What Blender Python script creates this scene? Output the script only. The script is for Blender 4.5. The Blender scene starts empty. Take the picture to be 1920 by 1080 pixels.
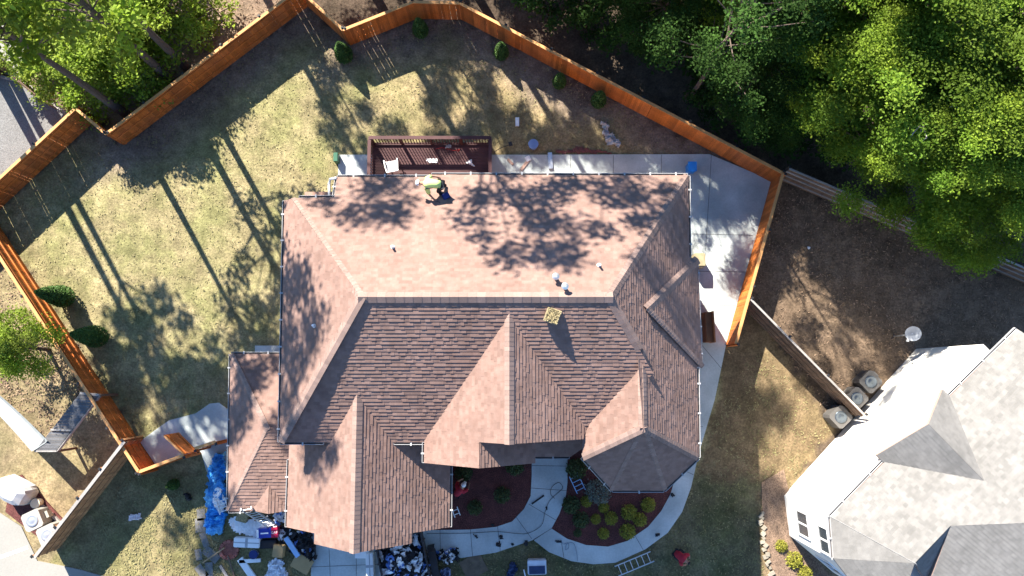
import bpy, bmesh, math, random
import numpy as np
from mathutils import Vector, Matrix, noise as mnoise
from mathutils.geometry import tessellate_polygon
random.seed(7)
C = bpy.context
S = C.scene
col = S.collection

# ------------------------------------------------------------------ camera, sky, sun
H, F = 35.5, 1455.0
TH = math.atan(165 / F)
cd = bpy.data.cameras.new("camera"); cam = bpy.data.objects.new("camera", cd); col.objects.link(cam)
cam.location = (0, 0, H); cam.rotation_euler = (TH, 0, 0)
cd.sensor_width = 36; cd.lens = F / 1920 * 36; cd.clip_start = .1; cd.clip_end = 2000
S.camera = cam
SUN_AZ = (-.50, .866); SUN_EL = math.radians(36)
sunv = Vector((SUN_AZ[0] * math.cos(SUN_EL), SUN_AZ[1] * math.cos(SUN_EL), math.sin(SUN_EL))).normalized()
ld = bpy.data.lights.new("sun", 'SUN'); ld.energy = 5.0; ld.angle = math.radians(.55); ld.color = (1, .93, .82)
sun = bpy.data.objects.new("sun", ld); col.objects.link(sun)
sun.rotation_euler = sunv.to_track_quat('Z', 'Y').to_euler(); sun.location = (-40, 60, 60)
W = bpy.data.worlds.new("World"); S.world = W; W.use_nodes = True
nt = W.node_tree; sky = nt.nodes.new('ShaderNodeTexSky'); sky.sky_type = 'NISHITA'; sky.sun_disc = False
sky.sun_elevation = SUN_EL; sky.sun_rotation = math.atan2(SUN_AZ[0], SUN_AZ[1]); sky.air_density = 1.0; sky.dust_density = .0; sky.ozone_density = 6.0
bg = nt.nodes['Background']; nt.links.new(sky.outputs[0], bg.inputs[0]); bg.inputs[1].default_value = .08
S.view_settings.view_transform = 'Standard'; S.view_settings.look = 'None'
S.view_settings.gamma = 1; S.view_settings.use_curve_mapping = False
S.view_settings.exposure = 1.95
S.cycles.max_bounces = 6; S.cycles.transparent_max_bounces = 8

# ------------------------------------------------------------------ photo pixel (1920x1080) to world
FW = Vector((0, math.sin(TH), -math.cos(TH))); UP = Vector((0, math.cos(TH), math.sin(TH)))
def ray(px, py): return Vector((1, 0, 0)) * ((px - 960) / F) + UP * ((540 - py) / F) + FW
CO = Vector((0, 0, H))
def P(px, py, z=0.0):
    d = ray(px, py); return CO + d * ((z - H) / d.z)
class Plane:
    def __init__(s, p, n):
        s.p = Vector(p); s.n = Vector(n).normalized()
        if s.n.z < 0: s.n = -s.n
    def hit(s, px, py):
        d = ray(px, py); return CO + d * ((s.p - CO).dot(s.n) / d.dot(s.n))
    def z(s, x, y): return s.p.z - (s.n.x * (x - s.p.x) + s.n.y * (y - s.p.y)) / s.n.z
def plane3(a, b, c): return Plane(a, (Vector(b) - Vector(a)).cross(Vector(c) - Vector(a)))

# ------------------------------------------------------------------ materials
MATS = {}
def mat(name, rgb, rough=.8, n=.18, ns=3.0, fine=.0, fs=40., bump=.0, tint=1., metal=0., spec=.3, trans=None, hue=None, hs=.7):
    if name in MATS: return MATS[name]
    m = bpy.data.materials.new(name); m.use_nodes = True; t = m.node_tree; N = t.nodes; L = t.links
    b = N['Principled BSDF']; b.inputs['Roughness'].default_value = rough; b.inputs['Metallic'].default_value = metal
    b.inputs['Specular IOR Level'].default_value = spec
    tc = N.new('ShaderNodeTexCoord')
    nz = N.new('ShaderNodeTexNoise'); nz.inputs['Scale'].default_value = ns; nz.inputs['Detail'].default_value = 5; L.new(tc.outputs['Object'], nz.inputs['Vector'])
    mr = N.new('ShaderNodeMapRange'); mr.inputs['From Min'].default_value = .25; mr.inputs['From Max'].default_value = .75
    mr.inputs['To Min'].default_value = 1 - n; mr.inputs['To Max'].default_value = 1 + n; L.new(nz.outputs['Fac'], mr.inputs['Value'])
    val = mr.outputs[0]
    nf = N.new('ShaderNodeTexNoise'); nf.inputs['Scale'].default_value = fs; nf.inputs['Detail'].default_value = 3; L.new(tc.outputs['Object'], nf.inputs['Vector'])
    if fine:
        m2 = N.new('ShaderNodeMapRange'); m2.inputs['From Min'].default_value = .3; m2.inputs['From Max'].default_value = .7
        m2.inputs['To Min'].default_value = 1 - fine; m2.inputs['To Max'].default_value = 1 + fine; L.new(nf.outputs['Fac'], m2.inputs['Value'])
        mm = N.new('ShaderNodeMath'); mm.operation = 'MULTIPLY'; L.new(val, mm.inputs[0]); L.new(m2.outputs[0], mm.inputs[1]); val = mm.outputs[0]
    if tint:
        at = N.new('ShaderNodeAttribute'); at.attribute_name = 'tint'
        m3 = N.new('ShaderNodeMath'); m3.operation = 'MULTIPLY'; L.new(val, m3.inputs[0]); L.new(at.outputs['Fac'], m3.inputs[1]); val = m3.outputs[0]
    base = N.new('ShaderNodeRGB'); base.outputs[0].default_value = (*rgb, 1); bo = base.outputs[0]
    if hue:
        nh = N.new('ShaderNodeTexNoise'); nh.inputs['Scale'].default_value = hs; nh.inputs['Detail'].default_value = 4; L.new(tc.outputs['Object'], nh.inputs['Vector'])
        mh = N.new('ShaderNodeMapRange'); mh.inputs['From Min'].default_value = .4; mh.inputs['From Max'].default_value = .6; L.new(nh.outputs['Fac'], mh.inputs['Value'])
        mx = N.new('ShaderNodeMix'); mx.data_type = 'RGBA'; L.new(mh.outputs[0], mx.inputs['Factor']); L.new(bo, mx.inputs[6]); mx.inputs[7].default_value = (*hue, 1); bo = mx.outputs[2]
    vm = N.new('ShaderNodeVectorMath'); vm.operation = 'SCALE'; L.new(bo, vm.inputs[0]); L.new(val, vm.inputs['Scale'])
    L.new(vm.outputs[0], b.inputs['Base Color'])
    if bump:
        bp = N.new('ShaderNodeBump'); bp.inputs['Strength'].default_value = bump; bp.inputs['Distance'].default_value = .03
        L.new(nf.outputs['Fac'], bp.inputs['Height']); L.new(bp.outputs[0], b.inputs['Normal'])
    if trans:
        tr = N.new('ShaderNodeBsdfTranslucent'); ms = N.new('ShaderNodeMixShader'); ms.inputs[0].default_value = trans
        v2 = N.new('ShaderNodeVectorMath'); v2.operation = 'MULTIPLY'; L.new(vm.outputs[0], v2.inputs[0]); v2.inputs[1].default_value = (1.15, 1.1, .5)
        L.new(v2.outputs[0], tr.inputs['Color']); L.new(b.outputs[0], ms.inputs[1]); L.new(tr.outputs[0], ms.inputs[2])
        L.new(ms.outputs[0], N['Material Output'].inputs['Surface'])
    MATS[name] = m; return m

def shingle_mat(name, c1, c2, c3):
    m = bpy.data.materials.new(name); m.use_nodes = True; t = m.node_tree; N = t.nodes; L = t.links
    b = N['Principled BSDF']; b.inputs['Roughness'].default_value = .9; b.inputs['Specular IOR Level'].default_value = .2
    uv = N.new('ShaderNodeUVMap')
    at = N.new('ShaderNodeAttribute'); at.attribute_name = 'tint'
    nh = N.new('ShaderNodeTexNoise'); L.new(uv.outputs[0], nh.inputs['Vector']); nh.inputs['Scale'].default_value = 3.5; nh.inputs['Detail'].default_value = 3
    mh = N.new('ShaderNodeMapRange'); mh.inputs['From Min'].default_value = .35; mh.inputs['From Max'].default_value = .65; L.new(nh.outputs['Fac'], mh.inputs['Value'])
    mx = N.new('ShaderNodeMix'); mx.data_type = 'RGBA'; mx.inputs[6].default_value = (*c2, 1); mx.inputs[7].default_value = (*c3, 1); L.new(mh.outputs[0], mx.inputs['Factor'])
    nz = N.new('ShaderNodeTexNoise'); L.new(uv.outputs[0], nz.inputs['Vector']); nz.inputs['Scale'].default_value = .7; nz.inputs['Detail'].default_value = 6
    mr = N.new('ShaderNodeMapRange'); L.new(nz.outputs['Fac'], mr.inputs['Value']); mr.inputs['From Min'].default_value = .3; mr.inputs['From Max'].default_value = .7; mr.inputs['To Min'].default_value = .86; mr.inputs['To Max'].default_value = 1.14
    nf = N.new('ShaderNodeTexNoise'); L.new(uv.outputs[0], nf.inputs['Vector']); nf.inputs['Scale'].default_value = 60; nf.inputs['Detail'].default_value = 2
    mf = N.new('ShaderNodeMapRange'); L.new(nf.outputs['Fac'], mf.inputs['Value']); mf.inputs['From Min'].default_value = .3; mf.inputs['From Max'].default_value = .7; mf.inputs['To Min'].default_value = .85; mf.inputs['To Max'].default_value = 1.15
    mm = N.new('ShaderNodeMath'); mm.operation = 'MULTIPLY'; L.new(mr.outputs[0], mm.inputs[0]); L.new(mf.outputs[0], mm.inputs[1])
    m5 = N.new('ShaderNodeMath'); m5.operation = 'MULTIPLY'; L.new(mm.outputs[0], m5.inputs[0]); L.new(at.outputs['Fac'], m5.inputs[1])
    vm = N.new('ShaderNodeVectorMath'); vm.operation = 'SCALE'; L.new(mx.outputs[2], vm.inputs[0]); L.new(m5.outputs[0], vm.inputs['Scale'])
    L.new(vm.outputs[0], b.inputs['Base Color'])
    bp = N.new('ShaderNodeBump'); bp.inputs['Strength'].default_value = .5; bp.inputs['Distance'].default_value = .006
    L.new(nf.outputs['Fac'], bp.inputs['Height']); L.new(bp.outputs[0], b.inputs['Normal'])
    MATS[name] = m; return m

M_SH = shingle_mat('brown_shingle', (.208, .132, .108), (.198, .124, .100), (.226, .147, .121))
M_SHG = shingle_mat('grey_shingle', (.175, .168, .158), (.162, .156, .147), (.19, .183, .172))
M_CAP = mat('cap_shingle', (.225, .156, .132), .9, .12, 2, .18, 50)
M_FASC = mat('fascia', (.30, .22, .19), .7, .1)
M_WHITE = mat('white_paint', (.78, .78, .77), .5, .05)
M_GUT = mat('gutter_metal', (.40, .40, .40), .4, .08)
M_GUTIN = mat('gutter_trough', (.10, .085, .08), .7, .3, 4)
M_BRICK = mat('house_wall', (.33, .2, .15), .85, .15, 6)
M_WOOD = mat('stained_cedar', (.52, .150, .026), .75, .26, 1.1, .22, 22, tint=1, hue=(.44, .135, .034), hs=.8)
M_WCAP = mat('cedar_cap', (.55, .27, .10), .7, .15, 2, .1, 20)
M_OLD = mat('weathered_wood', (.14, .092, .064), .85, .2, 2, .15, 25)
M_OLDG = mat('grey_weathered_wood', (.28, .26, .24), .85, .2, 2, .15, 25)
M_DARK = mat('dark_metal', (.03, .03, .032), .5, .2)
M_CONC = mat('concrete', (.46, .50, .49), .85, .13, .9, .07, 14, hue=(.36, .40, .395), hs=.6)
M_CONC2 = mat('warm_concrete', (.25, .24, .215), .85, .05, .5, .05, 14)
M_JOINT = mat('joint', (.12, .12, .12), .9, .2)
M_ASPH = mat('gravel_pad', (.155, .153, .150), .95, .12, .6, .35, 22, bump=.4)
M_MULCH = mat('red_mulch', (.095, .032, .028), .95, .3, 3, .6, 22, bump=.8)
M_MULCHB = mat('brown_mulch', (.17, .115, .08), .95, .3, 3, .5, 22, bump=.8)
M_DECK = mat('deck_stain', (.070, .029, .029), .6, .2, 2, .1, 30)
M_STEEL = mat('galvanised', (.55, .56, .57), .35, .1, metal=.7)
M_ALU = mat('aluminium', (.62, .63, .64), .4, .1, metal=.5)
M_PLAST = mat('white_plastic', (.80, .80, .78), .35, .04)
M_BLUE = mat('blue_plastic', (.03, .22, .62), .4, .15)
M_TARP = mat('blue_tarp', (.03, .25, .62), .45, .25, 2, hue=(.22, .55, .72), hs=.9)
M_GTARP = mat('grey_tarp', (.36, .37, .38), .5, .3, 3)
M_NAVY = mat('navy_cloth', (.03, .05, .12), .8, .3)
M_CARD = mat('cardboard', (.36, .25, .12), .85, .12, 3)
M_RED = mat('red_paint', (.35, .03, .03), .6, .25)
M_REDB = mat('red_block', (.34, .12, .09), .9, .3, 8, .3, 30)
M_BLACK = mat('black_felt', (.022, .022, .025), .85, .3, 3)
M_GREY = mat('grey_shingle_scrap', (.16, .155, .15), .9, .25, 6)
M_BROWN = mat('brown_wood', (.20, .085, .035), .7, .25, 3)
M_TAN = mat('tan_metal', (.30, .25, .15), .6, .2, 4)
M_STRAW = mat('straw_top', (.27, .22, .115), .95, .5, 14, .4, 40, bump=1)
M_SKIN = mat('skin', (.35, .19, .13), .6, .05)
M_HIVIS = mat('hi_vis_shirt', (.62, .80, .26), .8, .1)
M_REDSH = mat('red_shirt', (.34, .02, .035), .85, .15)
M_JEANS = mat('dark_trousers', (.018, .02, .026), .85, .2)
M_HAIR = mat('black_hair', (.012, .01, .01), .6, .2)
M_GLASS = mat('window_glass', (.05, .06, .07), .1, .1, spec=.6)
M_ACB = mat('ac_beige', (.33, .315, .28), .5, .08)
M_ACG = mat('ac_grey', (.10, .095, .09), .5, .12)
M_STUC = mat('cream_siding', (.80, .77, .70), .7, .03)
M_DISH = mat('dish_grey', (.27, .29, .32), .5, .15)
M_GREEN = mat('green_plastic', (.03, .12, .07), .5, .2)
M_BARK = mat('bark', (.10, .075, .06), .95, .3, 6, .3, 30)
M_BARKP = mat('pale_bark', (.30, .27, .25), .95, .3, 6)
M_LIME = mat('leaf_lime', (.21, .31, .035), .55, .2, .6, spec=.08, trans=.5, hue=(.26, .33, .06), hs=.5)
M_LEAF = mat('leaf_green', (.105, .185, .022), .55, .25, .6, spec=.08, trans=.45, hue=(.16, .24, .030), hs=.35)
M_LEAFB = mat('leaf_bright', (.13, .235, .026), .55, .25, .6, spec=.08, trans=.45, hue=(.21, .29, .033), hs=.3)
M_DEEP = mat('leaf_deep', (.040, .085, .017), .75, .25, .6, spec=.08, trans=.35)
M_PINE = mat('leaf_pine', (.07, .12, .035), .6, .2, .6, spec=.08, trans=.25)
M_ARB = mat('arborvitae', (.055, .115, .022), .7, .25, 2, trans=.15)
M_YSH = mat('yellow_shrub', (.24, .235, .03), .7, .2, 3, trans=.2)
M_DSH = mat('dark_shrub', (.06, .085, .03), .7, .2, 3, trans=.2)
M_GBUSH = mat('grey_bush', (.13, .15, .12), .7, .2, 3)

# ------------------------------------------------------------------ mesh helpers
OFF = {}
class MB:
    def __init__(s): s.v = []; s.f = []; s.t = []; s.uv = None
    def add(s, vs, fs, t=1.0):
        o = len(s.v); s.v += [Vector(v) for v in vs]
        for f in fs: s.f.append([o + i for i in f]); s.t.append(t)
    def box(s, O, a, b, c, t=1.0):
        O, a, b, c = map(Vector, (O, a, b, c))
        s.add([O, O + a, O + a + b, O + b, O + c, O + a + c, O + a + b + c, O + b + c],
              [(0, 3, 2, 1), (4, 5, 6, 7), (0, 1, 5, 4), (1, 2, 6, 5), (2, 3, 7, 6), (3, 0, 4, 7)], t)
    def cbox(s, c, sx, sy, sz, rz=0., t=1.0):      # box centred in plan, bottom at c.z
        ca, sa = math.cos(rz), math.sin(rz); a = Vector((ca, sa, 0)) * sx; b = Vector((-sa, ca, 0)) * sy
        s.box(Vector(c) - a / 2 - b / 2, a, b, (0, 0, sz), t)
    def bar(s, p, q, w, h, t=1.0):                 # beam from p to q
        p, q = Vector(p), Vector(q); d = q - p; sd = d.cross(Vector((0, 0, 1)))
        if sd.length < 1e-5: sd = Vector((1, 0, 0))
        sd.normalize(); u = sd.cross(d).normalized()
        s.box(p - sd * w / 2 - u * h / 2, d, sd * w, u * h, t)
    def cyl(s, p, q, r0, r1=None, n=10, t=1.0):
        r1 = r0 if r1 is None else r1; p, q = Vector(p), Vector(q); d = (q - p).normalized()
        x = d.orthogonal().normalized(); y = d.cross(x)
        vs = [p + (x * math.cos(2 * math.pi * i / n) + y * math.sin(2 * math.pi * i / n)) * r0 for i in range(n)]
        vs += [q + (x * math.cos(2 * math.pi * i / n) + y * math.sin(2 * math.pi * i / n)) * r1 for i in range(n)]
        s.add(vs, [(i, (i + 1) % n, n + (i + 1) % n, n + i) for i in range(n)] + [tuple(range(n))[::-1], tuple(range(n, 2 * n))], t)
    def tube(s, pts, rs, n=6, t=1.0):
        pts = [Vector(p) for p in pts]; rings = []; o = len(s.v)
        for i, p in enumerate(pts):
            d = (pts[min(i + 1, len(pts) - 1)] - pts[max(i - 1, 0)]).normalized()
            x = d.cross(Vector((.13, .97, .2))).normalized(); y = d.cross(x)
            r = rs[i] if hasattr(rs, '__len__') else rs
            s.v += [p + (x * math.cos(2 * math.pi * k / n) + y * math.sin(2 * math.pi * k / n)) * r for k in range(n)]
        for i in range(len(pts) - 1):
            for k in range(n):
                s.f.append([o + i * n + k, o + i * n + (k + 1) % n, o + (i + 1) * n + (k + 1) % n, o + (i + 1) * n + k]); s.t.append(t)
        s.f.append([o + k for k in range(n)][::-1]); s.t.append(t); s.f.append([o + (len(pts) - 1) * n + k for k in range(n)]); s.t.append(t)
    def prism(s, poly, z0, z1, t=1.0):             # plan polygon (world xy) between heights
        n = len(poly); vs = [Vector((p[0], p[1], z0)) for p in poly] + [Vector((p[0], p[1], z1)) for p in poly]
        o = len(s.v); s.v += vs
        for tri in tessellate_polygon([[Vector((p[0], p[1], 0)) for p in poly]]):
            s.f.append([o + n + i for i in tri]); s.t.append(t); s.f.append([o + i for i in tri][::-1]); s.t.append(t)
        for i in range(n):
            s.f.append([o + i, o + (i + 1) % n, o + n + (i + 1) % n, o + n + i]); s.t.append(t)
    def slab(s, poly3, th, t=1.0):                 # 3-D polygon extruded straight down
        n = len(poly3); o = len(s.v); s.v += [Vector(p) for p in poly3] + [Vector(p) - Vector((0, 0, th)) for p in poly3]
        for tri in tessellate_polygon([[Vector((p[0], p[1], 0)) for p in poly3]]):
            s.f.append([o + i for i in tri]); s.t.append(t); s.f.append([o + n + i for i in tri][::-1]); s.t.append(t)
        for i in range(n):
            s.f.append([o + i, o + n + i, o + n + (i + 1) % n, o + (i + 1) % n]); s.t.append(t)
    def build(s, name, m, parent=None, recalc=True, smooth=False):
        off = OFF.get(parent.name, Vector((0, 0, 0))) if parent else Vector((0, 0, 0))
        me = bpy.data.meshes.new(name)
        me.from_pydata([tuple(v - off) for v in s.v], [], s.f)
        at = me.attributes.new('tint', 'FLOAT', 'FACE'); at.data.foreach_set('value', s.t)
        if s.uv:
            ul = me.uv_layers.new(name='UVMap'); ul.data.foreach_set('uv', [x for f in s.uv for p in f for x in p])
        elif recalc:
            bm = bmesh.new(); bm.from_mesh(me); bmesh.ops.recalc_face_normals(bm, faces=bm.faces); bm.to_mesh(me); bm.free()
        me.materials.append(m)
        if smooth: me.polygons.foreach_set('use_smooth', [True] * len(me.polygons))
        o = bpy.data.objects.new(name, me); col.objects.link(o)
        if parent: o.parent = parent; OFF[o.name] = off
        return o
def tag(o, label=None, cat=None, group=None, kind=None):
    if label: o['label'] = label
    if cat: o['category'] = cat
    if group: o['group'] = group
    if kind: o['kind'] = kind
    return o
def thing(name, label, cat, loc=(0, 0, 0), group=None):
    o = bpy.data.objects.new(name, None); col.objects.link(o); o.location = loc; o.empty_display_size = .3
    OFF[o.name] = Vector(loc); return tag(o, label, cat, group)
def dup(root, loc, rz=0., sc=1., label=None, group=None):
    r = root.copy(); col.objects.link(r); r.location = loc; r.rotation_euler = (0, 0, rz)
    r.scale = (sc, sc, sc) if not hasattr(sc, '__len__') else sc
    if label: r['label'] = label
    if group: r['group'] = group
    for ch in list(root.children):
        c = ch.copy(); col.objects.link(c); c.parent = r
        for g in ch.children:
            d = g.copy(); col.objects.link(d); d.parent = c
    return r
def inpoly(x, y, poly):
    c = False; j = len(poly) - 1
    for i in range(len(poly)):
        xi, yi = poly[i]; xj, yj = poly[j]
        if (yi > y) != (yj > y) and x < (xj - xi) * (y - yi) / (yj - yi) + xi: c = not c
        j = i
    return c
def G(pts, z=0.): return [P(*p, z) for p in pts]
def XY(pts, z=0.): return [tuple(P(*p, z)[:2]) for p in pts]

# ------------------------------------------------------------------ ground (one sheet, land cover as albedo)
YARD = XY([(-12, 404), (178, 226), (233, 272), (577, 12), (657, 85), (782, 35), (866, 37), (1445, 342), (1360, 647), (1340, 760), (1300, 900), (800, 960), (430, 900), (293, 876), (0, 423)])
def segd(x, y, a, b):
    dx, dy = b[0] - a[0], b[1] - a[1]; t = max(0, min(1, ((x - a[0]) * dx + (y - a[1]) * dy) / (dx * dx + dy * dy + 1e-9)))
    return math.hypot(x - a[0] - t * dx, y - a[1] - t * dy)
def pline(pts): 
    w = XY(pts); return list(zip(w[:-1], w[1:]))
FTOP = pline([(178, 226), (233, 272), (577, 12), (657, 85), (782, 35), (866, 37), (1445, 342)])
REG = [  # polygon in photo pixels, albedo, greenness
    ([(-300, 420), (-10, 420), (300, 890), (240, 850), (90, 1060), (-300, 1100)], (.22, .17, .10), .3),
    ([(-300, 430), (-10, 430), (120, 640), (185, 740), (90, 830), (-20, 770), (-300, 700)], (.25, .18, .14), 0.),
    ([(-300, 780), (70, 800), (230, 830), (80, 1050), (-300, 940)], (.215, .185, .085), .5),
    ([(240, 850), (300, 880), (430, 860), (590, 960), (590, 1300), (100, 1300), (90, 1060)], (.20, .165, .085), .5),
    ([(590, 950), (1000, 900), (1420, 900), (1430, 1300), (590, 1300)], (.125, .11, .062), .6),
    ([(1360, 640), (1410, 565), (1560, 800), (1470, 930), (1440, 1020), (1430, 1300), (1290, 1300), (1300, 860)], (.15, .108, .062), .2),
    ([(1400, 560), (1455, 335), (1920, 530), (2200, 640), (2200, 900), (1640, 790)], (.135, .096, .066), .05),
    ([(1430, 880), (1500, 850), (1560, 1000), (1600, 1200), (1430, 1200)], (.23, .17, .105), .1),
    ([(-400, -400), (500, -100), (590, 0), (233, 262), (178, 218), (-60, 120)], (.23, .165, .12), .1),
]
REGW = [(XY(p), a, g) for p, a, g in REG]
def cover(x, y):
    if inpoly(x, y, YARD):
        d = min(segd(x, y, a, b) for a, b in FTOP)
        n = mnoise.noise(Vector((x * .5, y * .5, 3)))
        lawn = Vector((.245, .205, .11)); dirt = Vector((.165, .128, .098)); straw = Vector((.255, .190, .105))
        t = max(0, min(1, (d - .7 - n * 1.3) / 1.5)); k = max(0, min(1, (x + 8) / 6 + n * .6)) * max(0, min(1, (y - 3) / 3))
        c = lawn.lerp(straw, k * .8); c = dirt.lerp(c, t); return c, t * (.52 - .25 * k)
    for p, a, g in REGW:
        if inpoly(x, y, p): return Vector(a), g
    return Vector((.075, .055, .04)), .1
def ground():
    st = .3; x0, x1, y0, y1 = -36, 36, -16, 36
    nx, ny = int((x1 - x0) / st) + 1, int((y1 - y0) / st) + 1
    xs = [x0 + i * st for i in range(nx)]; ys = [y0 + j * st for j in range(ny)]
    xs = [-900, -200, -70] + xs + [70, 200, 900]; ys = [-900, -200, -50] + ys + [70, 200, 900]; nx += 6; ny += 6
    vs = []; cs = []
    for y in ys:
        for x in xs:
            inn = abs(x) < 40 and -18 < y < 40
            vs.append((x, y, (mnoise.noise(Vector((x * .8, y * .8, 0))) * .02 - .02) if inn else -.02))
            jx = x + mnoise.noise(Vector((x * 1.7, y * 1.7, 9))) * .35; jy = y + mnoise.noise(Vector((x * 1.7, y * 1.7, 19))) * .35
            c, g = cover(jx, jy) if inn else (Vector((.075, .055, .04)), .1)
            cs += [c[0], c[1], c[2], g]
    fs = [(j * nx + i, j * nx + i + 1, (j + 1) * nx + i + 1, (j + 1) * nx + i) for j in range(ny - 1) for i in range(nx - 1)]
    me = bpy.data.meshes.new('ground'); me.from_pydata(vs, [], fs)
    a = me.attributes.new('alb', 'FLOAT_COLOR', 'POINT'); a.data.foreach_set('color', cs)
    m = bpy.data.materials.new('ground'); m.use_nodes = True; t = m.node_tree; N = t.nodes; L = t.links; b = N['Principled BSDF']
    b.inputs['Roughness'].default_value = .95; b.inputs['Specular IOR Level'].default_value = .1
    at = N.new('ShaderNodeAttribute'); at.attribute_name = 'alb'; tc = N.new('ShaderNodeTexCoord')
    def nz(sc, det, lo, hi, a, bb, rough=.6):
        n = N.new('ShaderNodeTexNoise'); n.inputs['Scale'].default_value = sc; n.inputs['Detail'].default_value = det; n.inputs['Roughness'].default_value = rough; L.new(tc.outputs['Object'], n.inputs['Vector'])
        r = N.new('ShaderNodeMapRange'); r.inputs['From Min'].default_value = lo; r.inputs['From Max'].default_value = hi; r.inputs['To Min'].default_value = a; r.inputs['To Max'].default_value = bb; L.new(n.outputs['Fac'], r.inputs['Value']); return n, r.outputs[0]
    def mul(x, y):
        q = N.new('ShaderNodeMath'); q.operation = 'MULTIPLY'; L.new(x, q.inputs[0]); L.new(y, q.inputs[1]); return q.outputs[0]
    _, big = nz(.45, 5, .35, .65, .78, 1.22); _, med = nz(1.9, 7, .32, .68, .62, 1.38, .72); nf, fin = nz(11, 6, .3, .7, .5, 1.5, .78)
    _, gr = nz(.6, 6, .42, .62, 0, 1, .65)
    gm = mul(gr, at.outputs['Alpha'])
    g2 = N.new('ShaderNodeVectorMath'); g2.operation = 'MULTIPLY'; L.new(at.outputs['Color'], g2.inputs[0]); g2.inputs[1].default_value = (.60, .80, .50)
    mx = N.new('ShaderNodeMix'); mx.data_type = 'RGBA'; L.new(gm, mx.inputs['Factor']); L.new(at.outputs['Color'], mx.inputs[6]); L.new(g2.outputs[0], mx.inputs[7])
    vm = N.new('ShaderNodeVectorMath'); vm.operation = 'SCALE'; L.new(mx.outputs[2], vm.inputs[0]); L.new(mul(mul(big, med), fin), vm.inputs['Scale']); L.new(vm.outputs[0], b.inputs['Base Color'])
    bp = N.new('ShaderNodeBump'); bp.inputs['Strength'].default_value = .7; bp.inputs['Distance'].default_value = .06; L.new(nf.outputs['Fac'], bp.inputs['Height']); L.new(bp.outputs[0], b.inputs['Normal'])
    me.materials.append(m); o = bpy.data.objects.new('ground', me); col.objects.link(o); tag(o, kind='structure')
ground()
def slab(name, px, z, m, z0=-.08):
    b = MB(); b.prism(XY(px, z), z0, z); o = b.build(name, m); tag(o, kind='structure'); return o
def joints(px_pairs, z, parent_name='path_joint', w=.022):
    b = MB()
    for (a, c) in px_pairs:
        p, q = P(*a, z), P(*c, z); d = (q - p).normalized(); n = Vector((-d.y, d.x, 0)) * w / 2
        b.add([p - n, q - n, q + n, p + n], [(0, 1, 2, 3)])
    tag(b.build(parent_name, M_JOINT), kind='structure')

PATIO = [(690, 290), (1000, 290), (1330, 289), (1446, 338), (1410, 470), (1361, 648), (1340, 750), (1328, 790), (1309, 855), (1296, 913), (1279, 960), (1252, 999), (1210, 1030), (1154, 1055), (1113, 1058), (1071, 1052), (1029, 1035), (1001, 1013), (1034, 991), (1063, 1010), (1099, 1022), (1140, 1025), (1177, 1014), (1215, 988), (1240, 958), (1257, 927), (1267, 894), (1272, 830), (1262, 500), (1262, 340), (690, 340)]
slab('patio', PATIO, .05, M_CONC)
slab('side_landing', [(634, 290), (690, 290), (690, 345), (634, 345)], .05, M_CONC)
slab('walkway', [(997, 800), (1064, 800), (1064, 905), (1061, 930), (1049, 963), (1034, 991), (1001, 1012), (930, 1036), (866, 1046), (800, 1048), (800, 994), (880, 993), (930, 988), (960, 978), (982, 955), (995, 930), (997, 890)], .054, M_CONC)
slab('driveway', [(583, 960), (800, 960), (800, 1200), (583, 1200)], .046, M_CONC)
slab('side_path', [(262, 828), (290, 807), (317, 788), (367, 775), (393, 757), (410, 755), (427, 768), (460, 780), (460, 890), (387, 884), (378, 850), (373, 843), (320, 865), (294, 875)], .05, M_CONC)
slab('rear_step', [(478, 648), (530, 648), (530, 700), (478, 700)], .12, M_CONC)
slab('neighbour_driveway', [(-300, 940), (0, 962), (40, 988), (70, 1052), (150, 1068), (260, 1100), (260, 1300), (-300, 1300)], .03, M_CONC2)
slab('gravel_pad', [(-300, 140), (0, 142), (50, 156), (85, 183), (126, 214), (-14, 345), (-300, 600)], .03, M_ASPH)
slab('neighbour_path', [(-300, -60), (0, 40), (46, 80), (52, 150), (0, 136), (-300, 130)], .02, M_CONC2)
joints([((1334, 289), (1323, 470)), ((1268, 438), (1412, 441)), ((1270, 508), (1398, 510)), ((1280, 574), (1380, 573)), ((1310, 640), (1352, 690)), ((1150, 291), (1150, 330)), ((1240, 290), (1240, 330)), ((1070, 291), (1070, 330)), ((1052, 1012), (1058, 1050)), ((1190, 1003), (1206, 1031)), ((1278, 880), (1300, 890)), ((1318, 800), (1300, 798))], .0545)
joints([((997, 873), (1064, 874)), ((996, 915), (1063, 920)), ((991, 945), (1042, 975)), ((968, 970), (997, 1010)), ((933, 987), (938, 1033)), ((882, 993), (886, 1043)), ((825, 994), (826, 1047)), ((1000, 1012), (1034, 991))], .0585)
joints([((583, 1063), (790, 1055)), ((617, 1030), (624, 1200)), ((668, 1020), (668, 1200))], .0505)
joints([((0, 1045), (52, 1026))], .0345, w=.14)
bpy.data.objects[-1 if False else 'path_joint.003'].data.materials[0] = M_WHITE

def bed(name, px, m, z=.05):
    b = MB(); b.prism(XY(px, z), -.06, z); tag(b.build(name, m), kind='structure')
bed('mulch_bed', [(740, 800), (1000, 800), (997, 890), (995, 930), (982, 955), (960, 978), (930, 988), (880, 993), (800, 994)], M_MULCH, .044)
bed('mulch_bed', [(1064, 800), (1272, 800), (1267, 894), (1257, 927), (1240, 958), (1215, 988), (1177, 1014), (1140, 1025), (1099, 1022), (1063, 1010), (1034, 991), (1049, 963), (1061, 930), (1064, 905)], M_MULCH, .040)
bed('mulch_bed', [(20, 900), (40, 890), (128, 985), (75, 1010), (10, 960)], M_MULCH, .05)
bed('mulch_bed', [(1428, 905), (1470, 880), (1500, 1010), (1590, 1120), (1470, 1120), (1432, 1030)], M_MULCHB, .03)

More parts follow.
